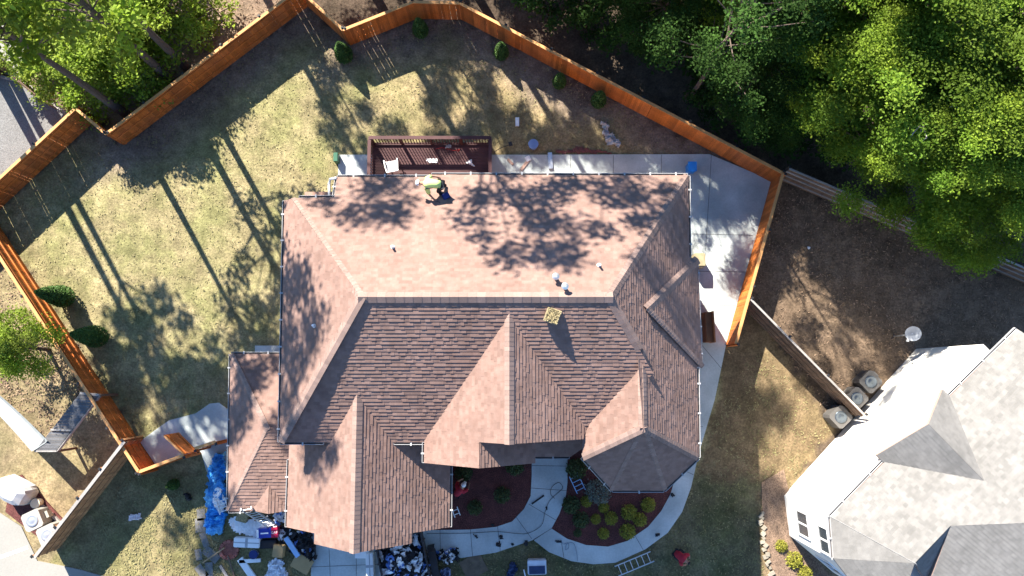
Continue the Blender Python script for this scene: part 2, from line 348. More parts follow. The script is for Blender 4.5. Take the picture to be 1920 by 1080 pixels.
# ------------------------------------------------------------------ roofs
EXPO = .144
def clip(poly, f0, keep_ge):
    out = []; n = len(poly)
    for i in range(n):
        a, b = poly[i], poly[(i + 1) % n]; fa, fb = a[1] - f0, b[1] - f0
        if not keep_ge: fa, fb = -fa, -fb
        if fa >= 0: out.append(a)
        if (fa > 0 and fb < 0) or (fa < 0 and fb > 0):
            t = fa / (fa - fb); out.append((a[0] + (b[0] - a[0]) * t, a[1] + (b[1] - a[1]) * t))
    return out
TABW = .18
def hsh(a, b, c): return (math.sin(a * 127.1 + b * 311.7 + c * 74.7) * 43758.5453) % 1.0
def tabcut(k, j): return (j + .37 * (k % 3) + .62 * (hsh(k, j, 1) - .5)) * TABW
def tabval(k, j, step):
    r_ = hsh(k, j, 2); return (.013 if r_ < .4 else .023), (.88 + .24 * hsh(k, j, 3) if step > .015 else .93 + .14 * hsh(k, j, 3))
class Roof:
    def __init__(s): s.b = MB(); s.b.uv = []; s.sl = MB(); s.caps = []; s.guts = []
    def face(s, pl, pts, step=.02, fasc=True):
        n = pl.n; u = Vector((0, 0, 1)).cross(n).normalized(); w = n.cross(u).normalized()   # w points up the slope
        if w.z < 0: w = -w; u = -u
        O = pl.p; q = [((p - O).dot(u), (p - O).dot(w)) for p in pts]
        smin = min(x[1] for x in q)
        for tri in tessellate_polygon([[Vector((x[0], x[1], 0)) for x in q]]):
            t = [q[i] for i in tri]
            k0 = int(math.floor((min(x[1] for x in t) - smin) / EXPO)); k1 = int(math.ceil((max(x[1] for x in t) - smin) / EXPO))
            for k in range(k0, k1):
                lo, hi = smin + k * EXPO, smin + (k + 1) * EXPO
                c = clip(clip(t, lo, True), hi, False)
                if len(c) < 3: continue
                j0 = int(math.floor(min(x[0] for x in c) / TABW)) - 1; j1 = int(math.ceil(max(x[0] for x in c) / TABW)) + 1
                for j in range(j0, j1):
                    ua, ub = tabcut(k, j), tabcut(k, j + 1)
                    e = [(x[1], x[0]) for x in c]; e = clip(clip(e, ua, True), ub, False)
                    if len(e) < 3: continue
                    e = [(x[1], x[0]) for x in e]; st, tint = tabval(k, j, step); st *= step / .02
                    vs = [O + u * x[0] + w * x[1] + n * (st * (hi - x[1]) / EXPO + .004) for x in e]
                    o = len(s.b.v); s.b.v += vs; s.b.f.append([o + q_ for q_ in range(len(e))]); s.b.t.append(tint); s.b.uv.append([(x[0], x[1] - smin) for x in e])
                    for q_ in range(len(e)):
                        a, d = e[q_], e[(q_ + 1) % len(e)]
                        if abs(a[1] - lo) < 1e-6 and abs(d[1] - lo) < 1e-6 and abs(a[0] - d[0]) > 1e-4:
                            o = len(s.b.v); A = O + u * a[0] + w * a[1]; D = O + u * d[0] + w * d[1]
                            s.b.v += [A - n * .004, D - n * .004, D + n * (st + .004), A + n * (st + .004)]
                            s.b.f.append([o, o + 1, o + 2, o + 3]); s.b.t.append(.8); s.b.uv.append([(a[0], a[1] - smin - .002)] * 4)
        s.sl.slab([Vector((p.x, p.y, pl.z(p.x, p.y) - .014)) for p in pts], .16)
    def ridge(s, p, q, d1, d2, w=.17, lift=.018, ln=.16):
        p, q = Vector(p), Vector(q); d = q - p; L = d.length; d.normalize(); n = max(1, int(L / ln)); up = Vector((0, 0, 1)); cap = MB(); s.caps.append(cap)
        for i in range(n):
            a = p + d * (L * i / n); b = p + d * (L * (i + 1) / n + .015)
            la, lb = lift, lift + .008; tt = random.uniform(.86, 1.12)
            A = a + up * (la + .012); B = b + up * (lb + .012)
            A1 = a + Vector(d1) * w + up * la; B1 = b + Vector(d1) * w + up * lb
            A2 = a + Vector(d2) * w + up * la; B2 = b + Vector(d2) * w + up * lb
            dn = up * .05
            cap.add([A, B, B1, A1, A2, B2, A1 - dn, B1 - dn, A2 - dn, B2 - dn], [(0, 1, 2, 3), (0, 4, 5, 1), (3, 2, 7, 6), (4, 8, 9, 5), (1, 5, 9, 7, 2)], tt)
    def gutter(s, p, q, out):
        p, q = Vector(p), Vector(q); out = Vector(out).normalized(); d = q - p; L = d.length; d.normalize(); up = Vector((0, 0, 1)); gut = MB(); tro = MB(); s.guts.append((gut, tro))
        a = p + up * -.01; gut.box(a, d * L, out * .012, up * -.11); gut.box(a + out * .08, d * L, out * .015, up * -.10); gut.box(a - up * .11, d * L, out * .095, up * -.01)
        tro.box(a + out * .014 - up * .07, d * L, out * .064, up * -.02)
        for e in (a - d * .0, a + d * (L - .012)): gut.box(e, d * .012, out * .095, up * -.1)
        n = max(1, int(L / 1.0))
        for i in range(n): gut.box(a + d * ((i + .5) * L / n) + up * .004 + out * -.02, d * .06, out * .15, up * .012)
    def done(s, name, mshingle, parent, capm=None):
        r = s.b.build(name, mshingle, parent)
        for c in s.caps: c.build('ridge_cap', capm or M_CAP, r)
        for a, b in s.guts: a.build('gutter', M_GUT, r); b.build('gutter_trough', M_GUTIN, r)
        s.sl.build('roof_deck', M_FASC, r); return r
def flat(v): v = Vector((v[0], v[1], 0)); return v.normalized()
def down(pl): 
    n = pl.n; w = Vector((n.x, n.y, 0)).normalized(); return (w * n.z - Vector((0, 0, 1)) * math.hypot(n.x, n.y))
house = thing('house', 'large single storey house with brown shingled hip roof and front gables', 'house', P(910, 600, 0))
ZR, ZE = 9.5, 6.6
R1 = P(677, 557, ZR); R2 = P(1143, 553, ZR); R2.y = R1.y
R1b, R2b = R1, R2
bk = P(600, 371, ZE); fr = P(700, 829, 6.1); lf = P(528, 600, 6.3)
BACK = Plane(R1, Vector((0, (ZR - ZE) / (bk.y - R1.y), 1)))
FRONT = Plane(R1, Vector((0, -(ZR - ZE) / (R1.y - fr.y), 1)))
LEFT = Plane(R1, Vector((-(ZR - ZE) / (R1.x - lf.x), 0, 1)))
hb = BACK.hit(1290, 329)
RIGHT = Plane(R2, Vector(((ZR - hb.z) / (hb.x - R2.x), 0, 1)))
main = Roof()
hbl = BACK.hit(546, 373); hbl = Vector((hbl.x, hbl.y, LEFT.z(hbl.x, hbl.y)))
hfl = LEFT.hit(525, 829); hfl.z = FRONT.z(hfl.x, hfl.y)
main.face(BACK, [R1, R2, BACK.hit(1290, 329), BACK.hit(1093, 329), BACK.hit(809, 328), BACK.hit(808, 332), BACK.hit(632, 332), BACK.hit(627, 370), BACK.hit(546, 372)])
main.face(LEFT, [R1, LEFT.hit(546, 373), LEFT.hit(534, 376), LEFT.hit(525, 829)])
main.face(FRONT, [R1, FRONT.hit(525, 829), FRONT.hit(800, 829), FRONT.hit(800, 835), FRONT.hit(1090, 825), FRONT.hit(1225, 700), R2])
main.face(RIGHT, [R2, FRONT.hit(1200, 655), RIGHT.hit(1205, 803), RIGHT.hit(1309, 858), RIGHT.hit(1307, 688), RIGHT.hit(1313, 687), RIGHT.hit(1305, 485), RIGHT.hit(1292, 482), RIGHT.hit(1290, 329)])
y1 = Vector((0, 1, 0)); x1 = Vector((1, 0, 0))
main.ridge(R1 + Vector((-.1, 0, 0)), R2 + Vector((.1, 0, 0)), down(BACK), down(FRONT), .22, .055, .3)
main.ridge(BACK.hit(546, 373), R1, (x1 * .8 + y1 * .5 + Vector((0, 0, -.35))), (-x1 * .9 - y1 * .4 - Vector((0, 0, .66))), .17)
main.ridge(LEFT.hit(525, 829), R1, (x1 * .9 - y1 * .4 + Vector((0, 0, .2))), (-x1 * .9 + y1 * .45 + Vector((0, 0, -.75))), .18)
main.ridge(hb, R2, (-x1 * .9 + y1 * .45 + Vector((0, 0, .0))) , (x1 * .85 - y1 * .5 - Vector((0, 0, .8))), .17)
tv = FRONT.hit(1200, 655)
main.ridge(tv, R2, (-x1 * .9 - y1 * .45 - Vector((0, 0, .2))), (x1 * .9 + y1 * .4 - Vector((0, 0, .8))), .17, .015)
# hipped bump on the right slope
pk = RIGHT.hit(1213, 579) + Vector((0, 0, .10)); ca = RIGHT.hit(1308, 486) + Vector((0, 0, .05)); cb = RIGHT.hit(1317, 688) + Vector((0, 0, .05))
BUMP = plane3(pk, ca, cb); main.face(BUMP, [pk, cb, ca])
main.ridge(ca, pk, (-.75, .5, .3), (.6, -.75, -.75), .2, .05); main.ridge(cb, pk, (-.7, -.5, .5), (.65, .65, -.6), .12, .09)
for a, b, pl, out in (((632, 332), (808, 332), BACK, y1), ((809, 328), (1290, 329), BACK, y1), ((627, 370), (560, 371), BACK, y1), ((534, 376), (525, 829), LEFT, -x1),
                      ((525, 829), (607, 829), FRONT, -y1), ((738, 829), (800, 829), FRONT, -y1), ((1305, 485), (1313, 687), RIGHT, x1), ((1307, 690), (1309, 858), RIGHT, x1), ((627, 370), (632, 332), BACK, -x1), ((1290, 329), (1292, 482), RIGHT, x1)):
    main.gutter(pl.hit(*a), pl.hit(*b), out)
main.done('main_roof', M_SH, house)
# garage gable
gar = Roof(); gz = FRONT.hit(670, 742); GL = Plane(gz, Vector((-.86, 0, 1))); GR = Plane(gz, Vector((.86, 0, 1)))
yl = GL.hit(541, 989).y; ya = yl - .38
def at(pl, px, py, y): p = pl.hit(px, py); p.y = y; p.z = pl.z(p.x, y); return p
xl = GL.hit(541, 900).x; xr = GR.hit(843, 930).x; xi = GL.hit(590, 998).x; xj = GR.hit(772, 1000).x
def gp(pl, x, y): return Vector((x, y, pl.z(x, y)))
rend = gp(GL, gz.x, ya)
gar.face(GL, [gz + Vector((0, .3, 0)), FRONT.hit(600, 835) if False else gp(GL, xl, FRONT.hit(600, 818).y), gp(GL, xl, yl), gp(GL, xi, yl), gp(GL, xi, ya), rend])
gar.face(GR, [gz + Vector((0, .3, 0)), rend, gp(GR, xj, ya), gp(GR, xj, yl), gp(GR, xr, yl), gp(GR, xr, FRONT.hit(800, 820).y)])
gar.ridge(gz + Vector((0, .12, 0)), rend, down(GL), down(GR), .24, .045)
gar.gutter(gp(GL, xl, FRONT.hit(560, 868).y), gp(GL, xl, yl), -x1); gar.gutter(gp(GR, xr, FRONT.hit(800, 862).y), gp(GR, xr, yl), x1)
gar.done('garage_roof', M_SH, house)
# centre gable with the nested porch gable
cen = Roof(); cz = FRONT.hit(955, 592); CL = Plane(cz, Vector((-.80, 0, 1))); CR = Plane(cz, Vector((.80, 0, 1)))
yc = CL.hit(955, 833).y; yp = CL.hit(796, 868).y; xcl = CL.hit(796, 850).x; xp = CL.hit(899, 872).x
ce = gp(CL, cz.x, yc)
cen.face(CL, [cz + Vector((0, .3, 0)), gp(CL, xcl, FRONT.hit(790, 815).y), gp(CL, xcl, yp), gp(CL, xp, yp), gp(CL, xp, yc), ce])
cen.face(CR, [cz + Vector((0, .3, 0)), ce, gp(CR, CR.hit(1093, 826).x, yc), gp(CR, CR.hit(1115, 780).x, FRONT.hit(1100, 760).y), gp(CR, CR.hit(1095, 740).x, FRONT.hit(1100, 740).y)])
cen.ridge(cz + Vector((0, .12, 0)), ce, down(CL), down(CR), .21, .045)
pz = gp(CL, xp, yc); PR = Plane(pz, Vector((.8, 0, 1)))
pxr = PR.hit(1003, 866).x
cen.face(PR, [gp(PR, xp, yc + .35), gp(PR, xp, yp), gp(PR, pxr, yp), gp(PR, pxr, yc + .35)])
PF = Plane(P(1040, 856, 5.2), Vector((0, -.5, 1)))
cen.face(PF, [PF.hit(985, 800), PF.hit(1000, 856), PF.hit(1070, 856), PF.hit(1100, 835), PF.hit(1100, 800)])
cen.gutter(gp(CL, xcl, FRONT.hit(790, 829).y), gp(CL, xcl, yp), -x1); cen.gutter(PF.hit(1003, 856), PF.hit(1068, 856), -y1)
cen.done('centre_gable_roof', M_SH, house)
# gable end infill walls
gw = MB()
gw.slab([Vector((gz.x, ya + .35, rend.z - .15)), gp(GL, xl + .3, yl + .3) - Vector((0, 0, .15)), gp(GR, xr - .3, yl + .3) - Vector((0, 0, .15))], .1)
# bay (turret) roof
bay = Roof(); ba = RIGHT.hit(1207, 803); b0 = Vector((ba.x, tv.y, ba.z)); zb = RIGHT.hit(1309, 858).z
zb = 5.15; BL = plane3(b0, ba, FRONT.hit(1103, 797)); c1 = BL.hit(1092, 857)
c2, c3, c4 = P(1148, 919, zb), P(1245, 919, zb), RIGHT.hit(1309, 858)
bay.face(BL, [b0 + Vector((0, .2, 0)), ba, BL.hit(1092, 856), BL.hit(1093, 820), BL.hit(1150, 712)])
for a, b in ((c1, c2), (c2, c3), (c3, c4)):
    pl = plane3(ba, a, b); bay.face(pl, [ba, a, b]); o = (a + b) / 2 - ba; bay.gutter(a, b, (o.x, o.y, 0) if True else 0)
bay.ridge(b0, ba, down(BL), down(RIGHT), .2, .04)
for c_, s1, s2 in ((c1, (-.3, .9, 0), (.3, -.9, -.2)), (c2, (-.9, -.2, -.2), (.9, .1, -.2)), (c3, (-.9, .1, -.2), (.9, .2, -.2)), (c4, (.2, .9, -.1), (-.3, -.9, -.2))):
    bay.ridge(c_, ba, s1, s2, .15, .03)
bay.done('bay_roof', M_SH, house)
# left wing
wing = Roof(); zw = 2.95; ap = P(502, 806, 4.15)
WL = plane3(ap, P(433, 664, zw), P(428, 958, zw)); w1, w2 = P(433, 664, zw), P(428, 958, zw)
apR = Vector((LEFT.hit(528, 600).x + .6, ap.y, 4.15)); WB = plane3(ap, apR, w1); WF = plane3(ap, apR, w2)
wing.face(WL, [ap, w1, w2])
wing.face(WB, [ap, apR, Vector((apR.x, w1.y, zw)), w1]); wing.face(WF, [ap, w2, Vector((apR.x, w2.y, zw)), apR])
wing.ridge(w1, ap, (-.9, .2, -.5), (.8, .4, .1), .15); wing.ridge(w2, ap, (-.9, .2, -.4), (.85, .3, 0), .16)
dz = WF.hit(505, 909); wf = WF.hit(505, 958); de = Vector((dz.x, wf.y - .05, dz.z)); DL = plane3(dz, de, WF.hit(472, 957)); DR = plane3(dz, de, WF.hit(541, 957))
wing.face(DL, [dz, WF.hit(472, 957), de]); wing.face(DR, [dz, de, WF.hit(541, 957)])
wing.gutter(w1, w2, -x1); wing.gutter(w1, WB.hit(524, 664), y1); wing.gutter(w2, WF.hit(470, 957), -y1)
wing.done('wing_roof', M_SH, house)
# walls (under the eaves)
def walls(poly, z1): 
    b = MB(); b.prism(poly, -.05, z1); return b
def xy(v): return (v.x, v.y)
wl = LEFT.hit(528, 600).x + .45; wr = RIGHT.hit(1305, 600).x - .45; wbk = BACK.hit(900, 329).y - .45; wfr = fr.y + .45; wb2 = bk.y - .45
wb = MB(); wb.prism([(wl, wb2), (hb.x - 15.2, wb2), (hb.x - 15.2, wbk), (hb.x - .45, wbk), (hb.x - .45, wbk - 4), (wr, wbk - 4), (wr, c4.y + .3), (c3.x - .3, c3.y + .5), (c2.x + .2, c2.y + .5), (c1.x + .4, c1.y + .1), (c1.x + .4, wfr), (wl, wfr)], -.05, 5.0)
wb.prism([(wl, wb2), (R1.x + 2, wb2), (R1.x + 2, wfr), (wl, wfr)], 5.01, ZE - .25)
wb.prism([(xl + .4, wfr), (xr - .4, wfr), (xr - .4, yl + .35), (xl + .4, yl + .35)], -.05, GR.z(xr, 0) - .1)
wb.prism([(w1.x + .4, w1.y - .4), (wl, w1.y - .4), (wl, w2.y + .4), (w2.x + .4, w2.y + .4)], -.05, zw - .2)
wb.prism([(xcl + .4, wfr), (pxr - .1, wfr), (pxr - .1, yp + .4), (xcl + .4, yp + .4)], -.05, 4.9)
wb.build('wall', M_BRICK, house)
def tri_wall(pl1, pl2, xa, xb, xm, y, zb):
    A, B, T = Vector((xa, y, zb)), Vector((xb, y, zb)), Vector((xm, y, pl1.z(xm, y) - .2)); A2 = Vector((xa, y, pl1.z(xa, y) - .2)); B2 = Vector((xb, y, pl2.z(xb, y) - .2)); d = Vector((0, .15, 0))
    g = MB(); g.add([A, B, B2, T, A2, A + d, B + d, B2 + d, T + d, A2 + d], [(0, 1, 2, 3, 4), (9, 8, 7, 6, 5), (0, 4, 9, 5), (1, 6, 7, 2)]); g.build('gable_wall', M_BRICK, house)
tri_wall(GL, GR, xl + .4, xr - .4, gz.x, yl + .34, 4.2); tri_wall(CL, CR, xcl + .5, CR.hit(1085, 826).x, cz.x, yc + .3, 4.6); tri_wall(CL, PR, xcl + .4, pxr - .1, xp, yp + .38, 4.6)
gd = MB(); gd.cbox((gz.x - .2, yl + .33, 0), 4.9, .06, 2.15); gd.build('garage_door', M_WHITE, house)
# vents and chimney
for px, py in ((737, 464), (590, 611), (1123, 498)):
    pl = LEFT if px < 600 else BACK; p = pl.hit(px, py); b = MB(); b.cyl(p - Vector((0, 0, .1)), p + Vector((0, 0, .30)), .045, .04); b.cyl(p - Vector((0, 0, .1)), p + Vector((0, 0, .09)), .11, .06)
    b.build('vent_pipe', M_PLAST, house)
for px, py in ((1041, 521), (1058, 539)):
    p = BACK.hit(px, py); b = MB(); b.cyl(p - Vector((0, 0, .1)), p + Vector((0, 0, .38)), .07); v = b.build('roof_vent', M_STEEL, house)
    b = MB(); b.cyl(p + Vector((0, 0, .36)), p + Vector((0, 0, .43)), .125, .125, 14); b.cyl(p + Vector((0, 0, .43)), p + Vector((0, 0, .50)), .125, .05, 14); b.build('vent_cap', M_STEEL, v)
p = FRONT.hit(1037, 600); zt = p.z + .24; q = P(1036, 592, zt); b = MB(); b.cbox((q.x, q.y, p.z - .6), .36, .36, zt - p.z + .5, -.35); ch = b.build('chimney', M_TAN, house)
b = MB(); b.cbox((q.x, q.y, zt - .12), .50, .50, .13, -.35); b.build('chimney_cap', M_TAN, ch)
b = MB(); n = 9
for i in range(n):
    for j in range(n):
        u, v = (i / (n - 1) - .5) * .42, (j / (n - 1) - .5) * .42; ca_, sa_ = math.cos(-.35), math.sin(-.35)
        b.cbox((q.x + u * ca_ - v * sa_, q.y + u * sa_ + v * ca_, zt), .05, .04, random.uniform(.012, .06), random.random() * 3, random.uniform(.6, 1.3))
b.build('cap_top', M_STRAW, ch)
b = MB(); e = BACK.hit(628, 340); b.tube([e + Vector((.05, .15, -.05)), e + Vector((-.22, .12, -.12)), e + Vector((-.27, -.05, -.2)), e + Vector((-.27, -.55, -.3)), e + Vector((-.2, -.75, -.9)), (e.x - .15, e.y - .8, .1)], .055, 8); b.build('downspout', M_PLAST, house)
# ------------------------------------------------------------------ fences
def fence(name, a, b, label, m, mcap, h=1.62, inside=None, rails_in=True, gap=.012, bw=.135, pspace=2.3, rails=(.28, .82, 1.36), slit=.5, cap=True, pale=False):
    A, B = P(*a), P(*b); A.z = B.z = 0; d = B - A; L = d.length; d.normalize(); n = Vector((-d.y, d.x, 0))
    if inside is not None and (P(*inside) - A).dot(n) < 0: n = -n
    root = thing(name, label, 'fence', A)
    bd = MB(); x = 0; up = Vector((0, 0, 1))
    while x < L - .03:
        w = min(bw * random.uniform(.93, 1.05), L - x); hh = h + random.uniform(-.012, .012)
        bd.box(A + d * x - up * .02, d * (w - .002), -n * .022, up * hh, random.uniform(.68, 1.22)); x += w + (random.uniform(.004, .02) if random.random() < slit * .35 else .0015)
    bd.build('board_panel', m, root)
    off = n * .04 if rails_in else -n * .062
    for z in rails:
        r = MB(); r.box(A + (n * .001 if rails_in else -n * .0235) + up * (z * h / 1.62), d * L, (n * .04 if rails_in else -n * .04), up * .09, random.uniform(.85, 1.1)); r.build('rail', mcap if pale else m, root)
    if cap:
        c_ = MB(); c_.box(A - n * .075 + up * (h + .014), d * L, n * (.085 if m is M_OLD else .13), up * .03, 1.); c_.build('cap_rail', mcap, root)
    k = max(1, round(L / pspace))
    for i in range(k + 1):
        p = A + d * (L * i / k) - n * .115; q = MB(); q.cbox((p.x, p.y, -.1), .09, .09, h + .14, math.atan2(d.y, d.x)); po = q.build('post', m, root)
        q = MB(); q.cbox((p.x, p.y, h + .04), .11, .11, .035, math.atan2(d.y, d.x)); q.cbox((p.x, p.y, h + .075), .06, .06, .025, math.atan2(d.y, d.x)); q.build('post_cap', M_DARK, po)
    return root
IN = (700, 400); wf_ = 'wooden_fence'
fence(wf_, (-260, 632), (178, 226), 'long shaded orange stained fence run beside the grey gravel pad', M_WOOD, M_WCAP, inside=IN)
fence(wf_, (178, 226), (233, 272), 'short orange fence return joining two offset runs by the leafy trees', M_WOOD, M_WCAP, inside=(150, 300))
fence(wf_, (233, 272), (577, 12), 'orange fence run below the lime green trees, reaching the top edge', M_WOOD, M_WCAP, inside=IN)
fence(wf_, (577, 12), (657, 85), 'short orange return seen almost edge on between two runs at the top of the yard', M_WOOD, M_WCAP, inside=(560, 200), rails_in=False)
fence(wf_, (657, 85), (782, 35), 'orange fence run behind the leftmost conifer of the back yard', M_WOOD, M_WCAP, inside=IN, rails_in=False)
fence(wf_, (782, 35), (866, 37), 'shortest straight orange fence section at the top of the back yard', M_WOOD, M_WCAP, inside=IN, rails_in=False)
fence(wf_, (866, 37), (1445, 342), 'longest orange fence run, slanting along the dark wood to the patio corner', M_WOOD, M_WCAP, inside=IN, rails_in=False)
fence(wf_, (1445, 342), (1360, 647), 'sun dappled orange fence along the side of the concrete patio', M_WOOD, M_WCAP, inside=IN, rails_in=False)
fence(wf_, (293, 876), (-12, 407), 'sunlit orange fence with visible rails beside the two tall conifers', M_WOOD, M_WCAP, inside=IN, rails_in=True, slit=0)
fence(wf_, (293, 876), (373, 846), 'short orange front fence ending at the open gate', M_WOOD, M_WCAP, inside=(330, 800), rails_in=False)
fence(wf_, (393, 834), (430, 822), 'small orange fence stub against the wing wall of the brown house', M_WOOD, M_WCAP, inside=(400, 800), rails_in=False)
A = P(372, 845); B = P(338, 812)
gate = thing('gate', 'open orange wooden gate standing over the curved side path', 'gate', A); d = (B - A); L = d.length; d.normalize(); n = Vector((-d.y, d.x, 0)); b = MB(); x = 0
while x < L - .02: b.box(A + d * x + Vector((0, 0, .08)), d * .128, n * .022, (0, 0, 1.5), random.uniform(.8, 1.15)); x += .135
b.build('board_panel', M_WOOD, gate)
for z in (.3, 1.25): b = MB(); b.box(A - n * .04 + Vector((0, 0, z)), d * L, n * .038, (0, 0, .09)); b.build('rail', M_WOOD, gate)
b = MB(); b.box(A - n * .02 + Vector((0, 0, 1.584)), d * L, n * .07, (0, 0, .025)); b.build('cap_rail', M_WCAP, gate)
fence(wf_, (1456, 335), (1960, 548), 'old dark wooden fence with pale rails at the foot of the green trees', M_OLD, M_OLDG, inside=(1500, 500), rails=(.25, .8, 1.3), pale=True)
fence(wf_, (1386, 569), (1590, 777), 'weathered brown fence with a pale top, ending by the grey condenser units', M_OLD, M_OLDG, inside=(1400, 700), h=1.65)
fence(wf_, (270, 822), (110, 1029), 'brown fence between the side lawn and the neighbour driveway', mat('brown_stain', (.36, .18, .08), .8, .2, 2, .15, 25), M_OLDG, inside=(300, 1000), h=1.75, pspace=1.6, slit=0)
o = bpy.data.objects
# slatted timber steps panel at upper left
pr = thing('timber_fence', 'dark slatted timber panel beside the gravel pad under the leafy tree', 'fence', P(75, 150)); A = P(58, 165); B = P(105, 205); d = (B - A).normalized(); L = (B - A).length; n = Vector((-d.y, d.x, 0)); b = MB(); x = 0
while x < L: b.box(A + d * x, d * .1, n * .03, (0, 0, 1.5), random.uniform(.6, 1)); x += .13
b.build('slat_panel', M_OLD, pr)
for z in (.3, 1.2): b = MB(); b.box(A + n * .031 + Vector((0, 0, z)), d * L, n * .04, (0, 0, .09)); b.build('rail', M_OLD, pr)
b = MB()
for a_, c_ in zip([(-60, 143), (0, 143), (50, 157), (85, 184)], [(0, 143), (50, 157), (85, 184), (127, 215)]): b.bar(P(*a_, .06), P(*c_, .06), .12, .14)
tag(b.build('edging', M_OLDG), 'pale timber edging along the upper side of the gravel pad', 'edging')
b = MB(); pts = [(1448, 1090), (1440, 1055), (1433, 1020), (1428, 985), (1428, 960)]
for i in range(len(pts) - 1):
    p0, p1 = P(*pts[i], 0), P(*pts[i + 1], 0); k = 5
    for j in range(k):
        c_ = p0.lerp(p1, (j + .5) / k); b.cbox((c_.x + random.uniform(-.09, .09), c_.y + random.uniform(-.04, .04), -.02), random.uniform(.1, .24), random.uniform(.1, .18), random.uniform(.09, .13), random.random(), random.uniform(.8, 1.15))
tag(b.build('edging', mat('edging_stone', (.26, .23, .18), .9, .3, 5)), 'pale stone edging of the brown bed beside the white house', 'edging')

# ------------------------------------------------------------------ deck
dk = thing('deck', 'dark red stained timber deck with balustrade at the back of the house', 'deck', P(806, 300))
zf = .75; zt = 1.7; yb = P(806, 258, zt).y; xl_ = P(692, 290, zt).x; xr_ = P(919, 290, zt).x; yf = wbk
b = MB(); y = yb
while y > yf: b.box((xl_, y - .135, zf - .03), (xr_ - xl_, 0, 0), (0, .13, 0), (0, 0, .03), random.uniform(.8, 1.25)); y -= .14
b.build('floor', M_DECK, dk)
b = MB(); b.box((xl_, yf, .0), (xr_ - xl_, 0, 0), (0, yb - yf - .02, 0), (0, 0, zf - .05)); b.build('skirt', M_DECK, dk)
def rail(p, q, nm):
    p, q = Vector(p), Vector(q); b = MB(); b.bar(p + Vector((0, 0, zt)), q + Vector((0, 0, zt)), .15, .04); r = b.build('handrail', M_DECK, dk)
    b = MB(); b.bar(p + Vector((0, 0, zf + .1)), q + Vector((0, 0, zf + .1)), .05, .08); b.bar(p + Vector((0, 0, zt - .08)), q + Vector((0, 0, zt - .08)), .04, .08); d = q - p; L = d.length; d.normalize(); x = .1
    while x < L - .05: b.bar(p + d * x + Vector((0, 0, zf + .1)), p + d * x + Vector((0, 0, zt - .05)), .036, .036); x += .13
    b.build('balusters', M_DECK, r)
    k = max(1, round(L / 1.35))
    for i in range(k + 1): b = MB(); c_ = p + d * (L * i / k); b.cbox((c_.x, c_.y, 0), .1, .1, zt + .0); b.build('post', M_DECK, r)
rail((xl_, yb, 0), (xr_, yb, 0), 0); rail((xl_, yb - .1, 0), (xl_, yf + .1, 0), 0); rail((xr_, yb - .1, 0), (xr_, yf + .1, 0), 0)
# plastic armchair
def ring(cx, cy, z, rx, ry, n=12): return [Vector((cx + rx * math.cos(2 * math.pi * i / n), cy + ry * math.sin(2 * math.pi * i / n), z)) for i in range(n)]
chp = P(735, 312, 1.2); cr = thing('garden_chair', 'white moulded plastic armchair standing on the dark red deck', 'chair', (chp.x, chp.y, zf))
R = Matrix.Rotation(.18, 4, 'Z')
def L2(x, y, z): return Vector((chp.x, chp.y, zf)) + R @ Vector((x, y, z))
b = MB(); b.add([L2(-.22, -.2, .42), L2(.22, -.2, .42), L2(.25, .25, .44), L2(-.25, .25, .44), L2(-.22, -.2, .39), L2(.22, -.2, .39), L2(.25, .25, .41), L2(-.25, .25, .41)], [(0, 1, 2, 3), (7, 6, 5, 4), (0, 4, 5, 1), (1, 5, 6, 2), (2, 6, 7, 3), (3, 7, 4, 0)]); b.build('seat', M_PLAST, cr)
b = MB()
for i in range(7): x = -.21 + i * .07; b.bar(L2(x, -.22, .43), L2(x * 1.05, -.34, .86 - abs(x) * .25), .05, .015)
b.tube([L2(-.24, -.22, .44), L2(-.24, -.33, .78), L2(-.12, -.36, .87), L2(.12, -.36, .87), L2(.24, -.33, .78), L2(.24, -.22, .44)], .022, 6); b.build('backrest', M_PLAST, cr)
for sx in (-1, 1):
    b = MB(); b.tube([L2(sx * .25, -.30, .68), L2(sx * .29, 0, .67), L2(sx * .30, .27, .64), L2(sx * .29, .29, .42)], .028, 6); b.build('armrest', M_PLAST, cr)
    for sy in (-.2, .25): b = MB(); b.cyl(L2(sx * .29, sy * 1.15, 0), L2(sx * .24, sy, .42), .022, .03, 8); b.build('leg', M_PLAST, cr)

